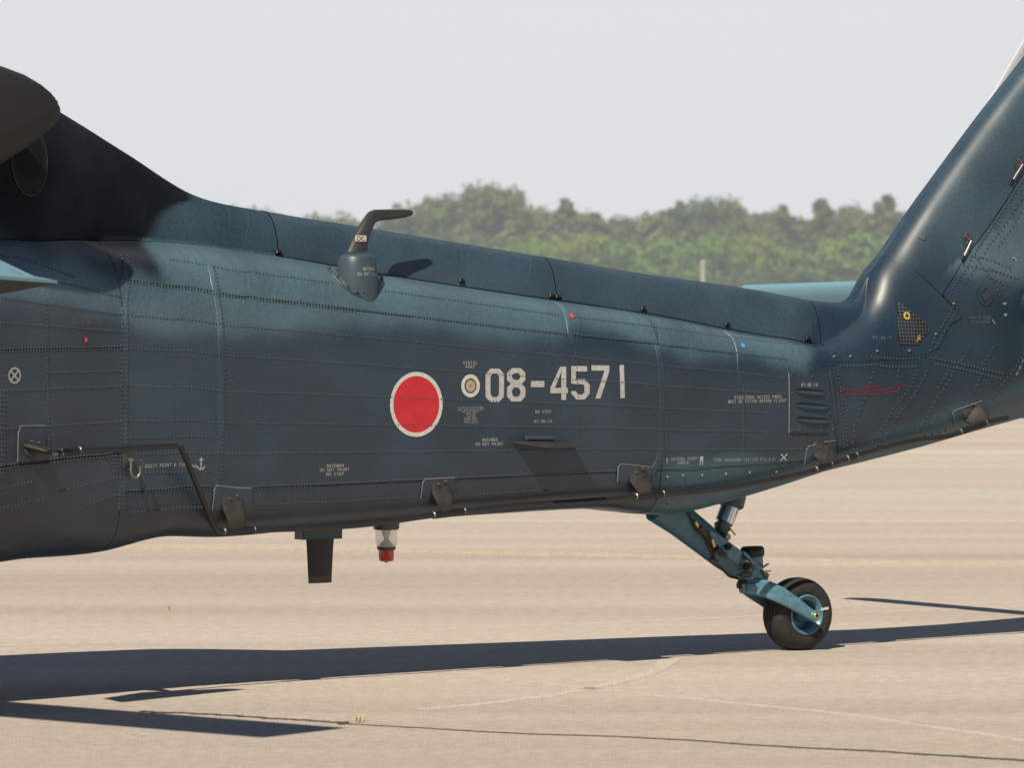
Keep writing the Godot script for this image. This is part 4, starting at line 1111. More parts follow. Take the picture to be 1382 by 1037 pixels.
func markings() -> void:
	# the red disc with its white ring
	var g := Node3D.new(); g.name = "roundel"; heli.add_child(g)
	ring_film(-2.6302, 0.4015, 0.0, 0.1347, 0.0036, 56, 9)
	put("red_disc", M.red, g)
	ring_film(-2.6302, 0.4015, 0.1347 , 0.1545, 0.0036, 56, 3)
	put("white_ring", M.white, g)
	var num := Node3D.new(); num.name = "serial_number"; heli.add_child(num)
	for d in [["0", -2.1649, 0.4765, 0.1115, 0.1614, -0.012], ["8", -2.0355, 0.482, 0.1124, 0.1624, -0.012], ["-", -1.9052, 0.4889, 0.0815, 0.0299, -0.012], ["4", -1.7734, 0.4962, 0.1094, 0.1626, -0.012], ["5", -1.643, 0.5026, 0.1187, 0.1632, -0.012], ["7", -1.5165, 0.5116, 0.1129, 0.1623, -0.012], ["1", -1.379, 0.5208, 0.0277, 0.1633, 0.02]]:
		var polys := []
		for poly in numeral(d[0]):
			var o := PackedVector2Array()
			for p: Vector2 in poly: o.append(Vector2((p.x - 0.5) * d[3], (p.y - 0.5) * d[4]).rotated(d[5]))
			polys.append(o)
		film(d[1], d[2], polys, 0.0036)
		put("numeral", M.digit, num)
	# static port
	var sp := Node3D.new(); sp.name = "static_port"; heli.add_child(sp)
	ring_film(-2.3101, 0.4708, 0.0363, 0.0555, 0.0036, 40, 2)
	put("white_ring", M.white, sp)
	ring_film(-2.3101, 0.4708, 0.0, 0.0288, 0.0042, 32, 3)
	put("port_plate", M.tan, sp)
	ring_film(-2.3101, 0.4708, 0.0, 0.004, 0.0048, 12, 1)
	put("port_hole", M.hole, sp)
	for d in [[-4.4968, 0.4701, M.reddot, 0.010, "small red dot on the cabin side"], [-1.6368, 0.7623, M.reddot, 0.012, "orange red dot on the boom shoulder"], [-0.5548, 0.7159, M.bluedot, 0.012, "light blue dot near the fold joint"]]:
		ring_film(d[0], d[1], 0.0, d[3], 0.0045, 16, 2)
		put("painted_dot", d[2], heli, d[4])
	lettering("STATIC", -2.3116, 0.5517, 0.0841, 0.0149, 0, M.stencil, heli)
	lettering("PORT", -2.3107, 0.5377, 0.0549, 0.0149, 0, M.stencil, heli)
	lettering("DO NOT PLUG OR DEFORM", -2.3087, 0.3943, 0.1433, 0.0071, 0, M.stencil, heli)
	lettering("HOLES AREA WITHIN CIRCLE", -2.3092, 0.3867, 0.1618, 0.0071, 0, M.stencil, heli)
	lettering("MUST BE SMOOTH", -2.309, 0.3792, 0.0951, 0.0071, 0, M.stencil, heli)
	lettering("AND CLEAN", -2.3085, 0.3716, 0.0579, 0.0071, 0, M.stencil, heli)
	lettering("CAUTION", -2.3081, 0.3638, 0.05, 0.0071, 0, M.stencil, heli)
	lettering("AROUND HOLE", -2.3105, 0.3564, 0.0761, 0.0071, 0, M.stencil, heli)
	lettering("DO NOT PAINT", -2.3105, 0.3491, 0.0796, 0.0071, 0, M.stencil, heli)
	lettering("THIS CIRCLE", -2.3057, 0.3421, 0.084, 0.0071, 0, M.stencil, heli)
	lettering("NO STEP", -1.8712, 0.3858, 0.0952, 0.0144, 0, M.stencil, heli)
	lettering("8T-8B-18", -1.8712, 0.3495, 0.1088, 0.013, 0, M.stencil, heli)
	lettering("ANTENNA", -2.1946, 0.2806, 0.0935, 0.015, 0, M.stencil, heli)
	lettering("DO NOT PAINT", -2.1979, 0.2652, 0.1625, 0.015, 0, M.stencil, heli)
	lettering("ANTENNA", -3.1002, 0.2063, 0.1019, 0.0146, 0, M.stencil, heli)
	lettering("DO NOT PAINT", -3.103, 0.1938, 0.1678, 0.0146, 0, M.stencil, heli)
	lettering("NO STEP", -3.1003, 0.1803, 0.0999, 0.0146, 0, M.stencil, heli)
	lettering("STRUCTURAL ACCESS PANEL", -0.4908, 0.4802, 0.3183, 0.0158, 0, M.stencil, heli)
	lettering("MUST BE FITTED BEFORE FLIGHT", -0.4972, 0.4617, 0.3896, 0.0158, 0, M.stencil, heli)
	lettering("JACKING POINT", -0.9794, 0.2368, 0.1785, 0.0148, 0, M.stencil, heli)
	lettering("UNDER", -0.983, 0.2211, 0.0728, 0.0134, 0, M.stencil, heli)
	lettering("TIRE PRESSURE 115/120 P.S.I.G.", -0.573, 0.2005, 0.4197, 0.0151, 0, M.stencil, heli)
	lettering("HOIST POINT & TIE DOWN", -4.012, 0.1949, 0.2825, 0.0156, 0, M.stencil, heli)
	lettering("START", -4.9621, 0.3781, 0.0521, 0.011, 0, M.faint, heli)
	lettering("FIRE EXTINGUISHER", -4.4992, 0.5153, 0.1689, 0.0146, 0, M.faint, heli)
	lettering("DISCHARGE INDICATOR", -4.4999, 0.5065, 0.1914, 0.0146, 0, M.faint, heli)
	lettering("8T-67-9", -2.4487, 0.8934, 0.0993, 0.0166, -0.06, M.stencil, heli)
	lettering("8T-67-10", -0.8553, 0.8742, 0.1147, 0.0172, -0.06, M.stencil, heli)
	lettering("8T-67-17", 0.4232, 0.757, 0.1212, 0.0153, 0, M.faint, heli)
	lettering("8T-8B-18", -0.1463, 0.5241, 0.111, 0.0167, 0, M.stencil, heli)
	lettering("DANGER", 0.2752, 0.4873, 0.092, 0.0123, 0, M.redtext, heli)
	lettering("EMERGENCY FLOTATION OPERATION", 0.279, 0.4645, 0.4371, 0.0126, 0.02, M.redtext, heli)
	lettering("& INFLATE BEFORE OPENING", 0.2702, 0.4423, 0.3415, 0.0126, 0.015, M.redtext, heli)
	lettering("PUSH & TURN", 1.1751, 0.5817, 0.1427, 0.0133, 0, M.faint, heli)
	lettering("TO RELEASE", 1.1568, 0.5651, 0.1284, 0.0133, 0, M.faint, heli)
	lettering("8D-8D-18", 1.1576, 0.2892, 0.095, 0.013, 1.07, M.stencil, heli)
	# signs drawn with strokes: crossed circle, X, jack, hook and anchor
	ring_film(-4.9087, 0.3795, 0.028, 0.036, 0.0036, 28, 1)
	film(-4.9087, 0.3795, [bar(Vector2(-0.022, -0.022), Vector2(0.022, 0.022), 0.008), bar(Vector2(-0.022, 0.022), Vector2(0.022, -0.022), 0.008)])
	put("crossed_circle_sign", M.stencil, heli)
	film(-0.309, 0.1714, [bar(Vector2(-0.022, -0.018), Vector2(0.022, 0.018), 0.006), bar(Vector2(-0.022, 0.018), Vector2(0.022, -0.018), 0.006)])
	put("cross_sign", M.white, heli)
	film(-0.8642, 0.2281, [bar(Vector2(0, 0.022), Vector2(0, -0.002), 0.022), bar(Vector2(-0.007, 0), Vector2(-0.009, -0.022), 0.006), bar(Vector2(0.007, 0), Vector2(0.009, -0.022), 0.006)])
	put("jack_sign", M.stencil, heli)
	film(-1.0898, 0.2241, [bar(Vector2(0, 0.014), Vector2(0, -0.012), 0.005)])
	put("jack_mark", M.stencil, heli)
	var hook := []
	for i in 14:
		var a0 := lerpf(2.6, -2.2, i / 14.0); var a1 := lerpf(2.6, -2.2, (i + 1) / 14.0)
		hook.append(bar(Vector2(cos(a0) * 0.012, 0.010 + sin(a0) * 0.016), Vector2(cos(a1) * 0.012, 0.010 + sin(a1) * 0.016), 0.006))
	hook.append(bar(Vector2(-0.006, -0.022), Vector2(0.006, -0.024), 0.006))
	film(-4.1792, 0.2025, hook)
	put("hook_sign", M.faint, heli)
	var anchor := [bar(Vector2(0, 0.028), Vector2(0, -0.026), 0.006), bar(Vector2(-0.012, 0.018), Vector2(0.012, 0.018), 0.005)]
	for i in 8:
		var a0 := lerpf(PI + 0.3, TAU - 0.3, i / 8.0); var a1 := lerpf(PI + 0.3, TAU - 0.3, (i + 1) / 8.0)
		anchor.append(bar(Vector2(cos(a0) * 0.02, -0.006 + sin(a0) * 0.02), Vector2(cos(a1) * 0.02, -0.006 + sin(a1) * 0.02), 0.006))
	film(-3.8492, 0.2002, anchor)
	put("anchor_sign", M.stencil, heli)
	for w in [[1.3751, 0.5689], [1.3235, 0.53]]:
		film(w[0], w[1], [bar(Vector2(-0.011, 0), Vector2(0.011, 0), 0.014)])
		put("index_mark", M.dim, heli)
	film(1.6474, 0.6716, [bar(Vector2(-0.018, 0.010), Vector2(0.004, 0.012), 0.010), bar(Vector2(0.0, 0.012), Vector2(0.014, -0.008), 0.012)])
	put("index_mark", M.dim, heli)
	film(1.2302, 0.5345, [bar(Vector2(-0.010, 0.012), Vector2(0.0, -0.004), 0.003), bar(Vector2(0.0, -0.004), Vector2(0.012, -0.014), 0.003)])
	put("turn_arrow", M.stencil, heli)

func outfit() -> void:
	# long aerial tube on its brackets
	var pts := [Vector3(-4.7505, 1.1265, 0.93), Vector3(-4.6258, 1.136, 0.9), Vector3(-4.403, 1.1372, 0.84), Vector3(-4.0843, 1.1434, 0.77), Vector3(-4.0399, 1.1241, 0.765), Vector3(-3.8987, 0.9433, 0.66), Vector3(-3.7776, 0.7712, 0.58), Vector3(-3.716, 0.738, 0.56), Vector3(-3.5439, 0.7402, 0.56), Vector3(-2.9813, 0.7458, 0.52), Vector3(-2.4354, 0.7877, 0.47), Vector3(-2.0138, 0.8137, 0.44), Vector3(-1.6108, 0.8233, 0.42), Vector3(-1.2398, 0.8412, 0.395), Vector3(-0.683, 0.8715, 0.345), Vector3(-0.1411, 0.9374, 0.3), Vector3(0.1546, 1.0096, 0.275), Vector3(0.5334, 1.0812, 0.262), Vector3(0.7987, 1.1046, 0.26), Vector3(0.9965, 1.1622, 0.265), Vector3(1.1827, 1.1949, 0.265)]
	tube(smooth_path(pts, 5), 0.0135, 12)
	put("aerial_tube", M.tube, heli, "long thin dark aerial tube along the boom")
	for c in [[Vector3(-4.7298, 1.1281, 0.925), Vector3(-4.63, 1.1356, 0.901)], [Vector3(-3.7082, 0.7381, 0.56), Vector3(-3.5517, 0.7401, 0.56)], [Vector3(-2.5239, 0.7809, 0.478), Vector3(-2.343, 0.7934, 0.4634)], [Vector3(-1.296, 0.8384, 0.3987), Vector3(-1.125, 0.8474, 0.3846)], [Vector3(-0.1056, 0.9461, 0.297), Vector3(-0.004, 0.9709, 0.2884)], [Vector3(0.1084, 0.9983, 0.2789), Vector3(0.1694, 1.0124, 0.2745)], [Vector3(0.8693, 1.1251, 0.2618), Vector3(1.0366, 1.1692, 0.265)]]:
		rod(c[0], c[1], 0.0185, 0.0185, 14)
		put("tube_sleeve", M.black, heli)
		for e in [0, 1]:
			var d: Vector3 = (c[1] - c[0]).normalized() * 0.004
			rod(c[e] - d, c[e] + d, 0.0194, 0.0194, 14)
			put("tube_clamp", M.steel, heli)
	var first: Vector3 = pts[0]
	rod(first - Vector3(0.03, 0, 0), first, 0.013, 0.0145, 12); put("tube_end", M.steel, heli)
	for b in [[-4.8019, 0.2401, Vector3(-4.765, 1.1267, 0.93), 0.125, 0.06, [-4.8867, -4.7348, 0.214, 0.2824]], [-3.6754, 0.1082, Vector3(-3.638, 0.739, 0.56), 0.115, 0.085, [-3.7732, -3.5662, 0.0814, 0.1479]], [-2.4851, 0.1179, Vector3(-2.4442, 0.7871, 0.4708), 0.112, 0.075, [-2.5903, -2.401, 0.0846, 0.1489]], [-1.2787, 0.1514, Vector3(-1.2303, 0.8417, 0.3941), 0.118, 0.085, [-1.4018, -1.1935, 0.1172, 0.1889]], [-0.0586, 0.1748, Vector3(-0.004, 0.9709, 0.2884), 0.125, 0.09, [-0.1573, 0.0419, 0.1062, 0.2004]], [0.7924, 0.1483, Vector3(1.0316, 1.1684, 0.265), 0.125, 0.09, [0.6983, 0.8668, 0.0985, 0.1889]]]:
		bracket(hull_out(b[0], b[1], 0.006), hull_n(b[0], b[1]), b[2], b[3], b[4], b[5])
	# hoist ring at the joint
	var hr := Node3D.new(); hr.name = "hoist_ring"; heli.add_child(hr)
	var hp := hull(-4.2516, 0.2161); var hn := hull_n(-4.2516, 0.2161)
	slab(Transform3D(Basis(Vector3(1, 0, 0), Vector3(0, 1, 0), Vector3(0, 0, 1)), hp + Vector3(-0.018, -0.030, 0.004)), PackedVector2Array([Vector2(-0.012, 0), Vector2(0.0, 0), Vector2(0.0, 0.012), Vector2(0.028, 0.004), Vector2(0.046, 0.02), Vector2(0.046, 0.045), Vector2(0.03, 0.062), Vector2(-0.012, 0.062)]), 0.016, 0.003)
	put("lug", M.strut, hr)
	rod(hp + hn * 0.005 + Vector3(0, 0.004, 0), hp + hn * 0.04 + Vector3(0, 0.004, 0), 0.010, 0.008, 12)
	put("pin", M.steel, hr)
	var ringp := PackedVector3Array()
	for i in 25:
		var a := lerpf(-0.15 * PI, 1.15 * PI, i / 24.0)
		ringp.append(hp + hn * 0.035 + Vector3(0.018, -0.040, 0) + Vector3(-cos(a) * 0.024, -sin(a) * 0.036 , 0))
	ringp.insert(0, hp + hn * 0.032 + Vector3(-0.004, 0.002, 0))
	tube(ringp, 0.006, 10)
	put("ring", M.steel, hr)
	# fin aerial on the flank
	var fa := Node3D.new(); fa.name = "fin_antenna"; heli.add_child(fa)
	var f0: Vector3 = hull(-2.0628, 0.2715); var f1: Vector3 = hull(-1.6954, 0.2685)
	var dx := f1 - f0; var out := Vector3(0.03, 0.012, 0.205)
	var rings := []
	for e in 5:
		var t := e / 4.0
		var lead := f0 + Vector3(0, 0, -0.02) + Vector3(0.058 * t, 0.0, 0) + Vector3(0, -0.022, 0.225) * t
		var trail := f1 + Vector3(0, 0, -0.02) + Vector3(0.004, -0.008, 0.225) * t
		var th := lerpf(0.013, 0.008, t)
		var ring := PackedVector3Array()
		for k in 16:
			var a := TAU * k / 16
			var m := (lead + trail) / 2
			ring.append(m + (lead - trail) / 2 * cos(a) + Vector3(0, sin(a) * th * (0.6 + 0.4 * cos(a)), 0))
		rings.append(ring)
	skin_rings(rings)
	put("fin", M.antenna, fa)
	block(Transform3D(Basis(dx.normalized(), Vector3(0, 1, 0), dx.normalized().cross(Vector3.UP)), f0.lerp(f1, 0.45) + Vector3(0, 0.022, 0.006)), Vector3(0.17, 0.020, 0.03), 0.004)
	put("mount_strip", M.antbase, fa)
	# shoulder aerial: conical foot, hooked mast
	var ua := Node3D.new(); ua.name = "shoulder_antenna"; heli.add_child(ua)
	var ub: Vector3 = Vector3(-2.8775, 1.8782, 0.36)
	lathe(Transform3D(Basis(Vector3(1, 0, 0), Vector3(0, 1, 0), Vector3(0, 0, 1)), ub), [Vector2(0.107, -0.075), Vector2(0.105, 0.0), Vector2(0.102, 0.04), Vector2(0.095, 0.095), Vector2(0.088, 0.128), Vector2(0.083, 0.138), Vector2(0.064, 0.148), Vector2(0.0, 0.150)], 40, 0.9)
	put("foot", M.antbase, ua)
	var horn := []
	for h in [[Vector3(-2.929, 2.0361, 0.345), Vector3(-2.8122, 2.0371, 0.345), 0.03], [Vector3(-2.9005, 2.0787, 0.335), Vector3(-2.8041, 2.0796, 0.335), 0.024], [Vector3(-2.8454, 2.1465, 0.315), Vector3(-2.7652, 2.1474, 0.315), 0.021], [Vector3(-2.8076, 2.1913, 0.3), Vector3(-2.7396, 2.1763, 0.3), 0.019], [Vector3(-2.7698, 2.2274, 0.285), Vector3(-2.7119, 2.1857, 0.285), 0.018], [Vector3(-2.7307, 2.2406, 0.275), Vector3(-2.6769, 2.1906, 0.275), 0.018], [Vector3(-2.6399, 2.2432, 0.262), Vector3(-2.6191, 2.1952, 0.262), 0.016], [Vector3(-2.5492, 2.2444, 0.25), Vector3(-2.5366, 2.2064, 0.25), 0.013], [Vector3(-2.5105, 2.2436, 0.245), Vector3(-2.5043, 2.2148, 0.245), 0.01], [Vector3(-2.4946, 2.2345, 0.245), Vector3(-2.4938, 2.2231, 0.245), 0.004]]:
		var lead: Vector3 = h[0]; var trail: Vector3 = h[1]; var th: float = h[2]
		var ring := PackedVector3Array()
		for k in 18:
			var a := TAU * k / 18
			ring.append((lead + trail) / 2 + (lead - trail) / 2 * cos(a) + Vector3(0, 0, sin(a) * th))
		horn.append(ring)
	skin_rings(horn)
	put("mast", M.antenna, ua)
	var fl := []
	for i in 33:
		var a := TAU * i / 32
		var c := ub + Vector3(cos(a) * 0.14, 0.0, sin(a) * 0.128)
		fl.append(Vector2(c.x, c.z))
	# flange lying on the shoulder
	var base := V.size()
	var flange_q := [-3.0246, 0.8281, -3.0203, 0.8092, -2.9989, 0.7797, -2.9628, 0.7581, -2.9173, 0.7475, -2.8604, 0.7554, -2.8005, 0.7771, -2.7499, 0.7999, -2.6939, 0.8236]
	var rim := []
	for i in range(0, flange_q.size() - 2, 2):
		for k in 6: rim.append(Vector2(lerpf(flange_q[i], flange_q[i + 2], k / 6.0), lerpf(flange_q[i + 1], flange_q[i + 3], k / 6.0)))
	var lip := PackedVector3Array()
	for r in rim: lip.append(hull_out(r.x, r.y, 0.002))
	tube(lip, 0.0055, 8)
	put("flange_edge", M.antbase, ua)
	for r in [2, 9, 16, 22, 26, 32, 38, 44]:
		var n := hull_n(rim[r].x, rim[r].y); var p := hull(rim[r].x, rim[r].y) + Vector3(0, 0.014, 0)
		rod(p, p + n * 0.012, 0.008, 0.006, 8)
		put("flange_bolt", M.strut, ua)
	var pl: Vector3 = Vector3(-2.8524, 2.1, 0.354)
	slab(Transform3D(Basis(Vector3(1, 0, 0), Vector3(0, 1, 0), Vector3(0, 0, 1)), pl), PackedVector2Array([Vector2(-0.030, -0.014), Vector2(0.030, -0.014), Vector2(0.030, 0.014), Vector2(-0.030, 0.014)]), 0.003, 0.0008)
	put("label_plate", M.white, ua)
	var glyph := []
	for k in 2:
		for i in 12:
			var a0 := TAU * i / 12; var a1 := TAU * (i + 1) / 12
			if k == 1 and cos(a0) > 0.6: continue
			var c := Vector2(-0.012 + 0.024 * k, 0)
			glyph.append([c + Vector2(cos(a0) * 0.011, sin(a0) * 0.008), c + Vector2(cos(a1) * 0.011, sin(a1) * 0.008)])
	for gl in glyph:
		var q := bar(gl[0], gl[1], 0.0035)
		flat4(pl + Vector3(q[0].x, q[0].y, 0.0036), pl + Vector3(q[1].x, q[1].y, 0.0036), pl + Vector3(q[2].x, q[2].y, 0.0036), pl + Vector3(q[3].x, q[3].y, 0.0036), Vector3(0, 0, 1))
	put("plate_mark", M.black, ua)
	for row in [["ANTENNA", 0.068, 0.075], ["Do NOT Paint", 0.045, 0.125]]:
		var t := TextMesh.new(); t.font = mono; t.text = row[0]; t.depth = 0.0; t.font_size = 16; t.pixel_size = 0.01; t.curve_step = 8
		var vs: PackedVector3Array = t.get_mesh_arrays()[Mesh.ARRAY_VERTEX]
		var lo := vs[0]; var hi := vs[0]
		for v in vs: lo = lo.min(v); hi = hi.max(v)
		for v in vs:
			var yy: float = row[1] + (v.y - lo.y) / (hi.y - lo.y) * 0.017
			var a: float = ((v.x - (lo.x + hi.x) / 2) / (hi.x - lo.x) * row[2]) / 0.1 + 0.18
			var rr := 0.1075 - 0.105 * yy
			vert(ub + Vector3(sin(a) * rr, yy, cos(a) * rr * 0.9), Vector3(sin(a), 0, cos(a)))
		for i in range(0, vs.size(), 3): tri(i, i + 1, i + 2)
		put("lettering", M.stencil, ua)
	# blade aerial under the belly
	var ba := Node3D.new(); ba.name = "belly_blade_antenna"; heli.add_child(ba)
	block(Transform3D(Basis(), Vector3(-2.8783, 0.6842, 0)), Vector3(0.22, 0.055, 0.09), 0.006)
	put("mount_block", M.antbase, ba)
	var bl := []
	for h in [[Vector3(-2.9485, 0.6719, 0), Vector3(-2.7912, 0.6675, 0), 0.020], [Vector3(-2.9424, 0.5968, 0), Vector3(-2.7975, 0.5924, 0), 0.018], [Vector3(-2.9363, 0.4752, 0), Vector3(-2.8039, 0.4762, 0), 0.014], [Vector3(-2.9343, 0.443, 0), Vector3(-2.8047, 0.4439, 0), 0.004]]:
		var lead: Vector3 = h[0]; var trail: Vector3 = h[1]
		var ring := PackedVector3Array()
		for k in 16:
			var a := TAU * k / 16
			ring.append((lead + trail) / 2 + (lead - trail) / 2 * signf(cos(a)) * pow(absf(cos(a)), 0.7) + Vector3(0, 0, sin(a) * h[2]))
		bl.append(ring)
	skin_rings(bl.slice(0, 3))
	put("blade", M.black, ba)
	skin_rings(bl.slice(2))
	put("blade_tip", M.antenna, ba)
	# anti-collision beacon
	var be := Node3D.new(); be.name = "beacon_light"; heli.add_child(be)
	var bt: Vector3 = Vector3(-2.4959, 0.7025, 0)
	var dn := Transform3D(Basis(Vector3(1, 0, 0), Vector3(0, -1, 0), Vector3(0, 0, -1)), bt)
	lathe(dn, [Vector2(0.064, -0.03), Vector2(0.064, 0.0), Vector2(0.060, 0.010), Vector2(0.052, 0.012), Vector2(0, 0.012)], 28)
	put("mount_ring", M.antbase, be)
	lathe(dn, [Vector2(0.054, 0.012), Vector2(0.054, 0.06), Vector2(0.050, 0.085), Vector2(0.046, 0.094)], 28)
	put("clear_lens", M.clear, be)
	lathe(dn, [Vector2(0.024, 0.012), Vector2(0.018, 0.04), Vector2(0.010, 0.054), Vector2(0.02, 0.07), Vector2(0.042, 0.094)], 24)
	put("reflector", M.reflector, be)
	lathe(dn, [Vector2(0, 0.093), Vector2(0.046, 0.093), Vector2(0.047, 0.106), Vector2(0.040, 0.11), Vector2(0, 0.11)], 28)
	put("middle_ring", M.antbase, be)
	lathe(dn, [Vector2(0.038, 0.110), Vector2(0.037, 0.150), Vector2(0.033, 0.164), Vector2(0.012, 0.168), Vector2(0.004, 0.172), Vector2(0, 0.174)], 24)
	put("red_lens", M.redlens, be)
	lathe(dn, [Vector2(0.02, 0.110), Vector2(0.008, 0.135), Vector2(0.024, 0.158), Vector2(0, 0.16)], 16)
	put("lamp_core", M.redcore, be)
	# grille in the pylon root
	var gr := Node3D.new(); gr.name = "cooling_grille"; heli.add_child(gr)
	var gc := [0.7341, 0.7297]
	var outline := PackedVector2Array([Vector2(-0.0793, 0.1217), Vector2(0.0068, 0.0503), Vector2(0.1087, -0.0233), Vector2(0.066, -0.0658), Vector2(0.0129, -0.1101), Vector2(-0.1125, -0.1039)])
	film(gc[0], gc[1], [outline], 0.0042)
	put("opening", M.hole, gr)
	for k in 14:
		var edge := -0.13 + k * 0.0185
		for seg in Geometry2D.intersect_polyline_with_polygon(PackedVector2Array([Vector2(edge - 0.006, -0.2), Vector2(edge + 0.006, 0.2)]), outline):
			film(gc[0], gc[1], [bar(seg[0], seg[-1], 0.0042)], 0.0075)
			put("grille_wire", M.wire, gr)
		for seg in Geometry2D.intersect_polyline_with_polygon(PackedVector2Array([Vector2(-0.2, edge + 0.01), Vector2(0.2, edge + 0.004)]), outline):
			film(gc[0], gc[1], [bar(seg[0], seg[-1], 0.0042)], 0.0065)
			put("grille_wire", M.wire, gr)
	ring_film(0.7235, 0.7836, 0.011, 0.020, 0.0052, 20, 1)
	put("yellow_ring", M.yellow, gr)
	film(0.7004, 0.6475, [bar(Vector2(-0.012, -0.012), Vector2(0.01, 0.02), 0.010), bar(Vector2(0.008, -0.004), Vector2(0.02, 0.018), 0.006)], 0.0054)
	put("yellow_tag", M.yellow, gr)
	# small square plate, hinges and twist lock on the pylon
	film(1.3494, 0.9597, [PackedVector2Array([Vector2(-0.008, 0.020), Vector2(-0.022, -0.006), Vector2(0.008, -0.020), Vector2(0.022, 0.006)])], 0.006)
	put("square_plate", M.antbase, heli)
	for h in [[2.1032, 0.8468, 2.0414, 0.845], [1.499, 0.8207, 1.4231, 0.8095]]:
		var o := Node3D.new(); o.name = "pylon_hinge"; heli.add_child(o, true)
		var a := hull_out(h[0], h[1], 0.008); var c := hull_out(h[2], h[3], 0.008)
		var d := (c - a)
		rod(a - d * 0.6, c, 0.008, 0.008, 10); put("hinge_pin", M.steel, o)
		rod(c, c + d * 0.5, 0.006, 0.006, 10); put("hinge_slot", M.hole, o)
		var n := hull_n(h[0], h[1]); var u := d.normalized(); var v := n.cross(u)
		if v.x > 0: v = -v
		slab(Transform3D(Basis(v, u, n), a - d * 0.9 - n * 0.004), PackedVector2Array([Vector2(0.0, 0.0), Vector2(0.0, 0.075), Vector2(0.014, 0.07), Vector2(0.05, 0.03), Vector2(0.046, -0.004)]), 0.006, 0.0015)
		put("hinge_leaf", M.strut, o)
		for k in [Vector2(0.018, 0.018), Vector2(0.034, 0.016), Vector2(0.018, 0.042)]:
			var p: Vector3 = a - d * 0.9 + v * k.x + u * k.y
			rod(p, p + n * 0.006, 0.005, 0.004, 8); put("hinge_bolt", M.steel, o)
	var tl := Node3D.new(); tl.name = "twist_lock"; heli.add_child(tl)
	ring_film(1.319, 0.6431, 0.0, 0.052, 0.004, 32, 3); put("lock_plate", M.lock, tl)
	var star := PackedVector2Array()
	for i in 40:
		var a := TAU * i / 40
		star.append(Vector2(cos(a), sin(a)) * (0.033 + 0.007 * cos(4 * a + 0.6)))
	film(1.319, 0.6431, [star], 0.005); put("lock_recess", M.hole, tl)
	var star2 := PackedVector2Array()
	for p in star: star2.append(p * 0.86 + Vector2(0.002, -0.001))
	film(1.319, 0.6431, [star2], 0.006); put("lock_boss", M.lock, tl)
	# dark opening in the rotor fairing
	var ex := Node3D.new(); ex.name = "cooler_exhaust"; heli.add_child(ex)
	var hole := PackedVector2Array()
	for i in 28: hole.append(Vector2(cos(TAU * i / 28) * 0.10, sin(TAU * i / 28) * 0.165))
	film(-4.7399, 0.8177, [hole], 0.006); put("opening", M.hole, ex)
	var lipp := PackedVector3Array()
	for i in 29: lipp.append(laid(-4.7399, 0.8177, hole[i % 28], 0.003)[0])
	tube(lipp, 0.004, 8); put("lip", M.soot_and_shade, ex)

func airfoil(lead: Vector3, chord: Vector3, up: Vector3, thick: float) -> PackedVector3Array:
	var ring := PackedVector3Array()
	for k in 28:
		var a := TAU * k / 28
		var x := (1 - cos(a)) / 2
		var t := thick * (1.48 * sqrt(x) - 0.63 * x - 1.76 * x * x + 1.42 * x * x * x - 0.51 * x * x * x * x) * 2.0
		ring.append(lead + chord * x + up * t * (1 if sin(a) >= 0 else -1))
	return ring

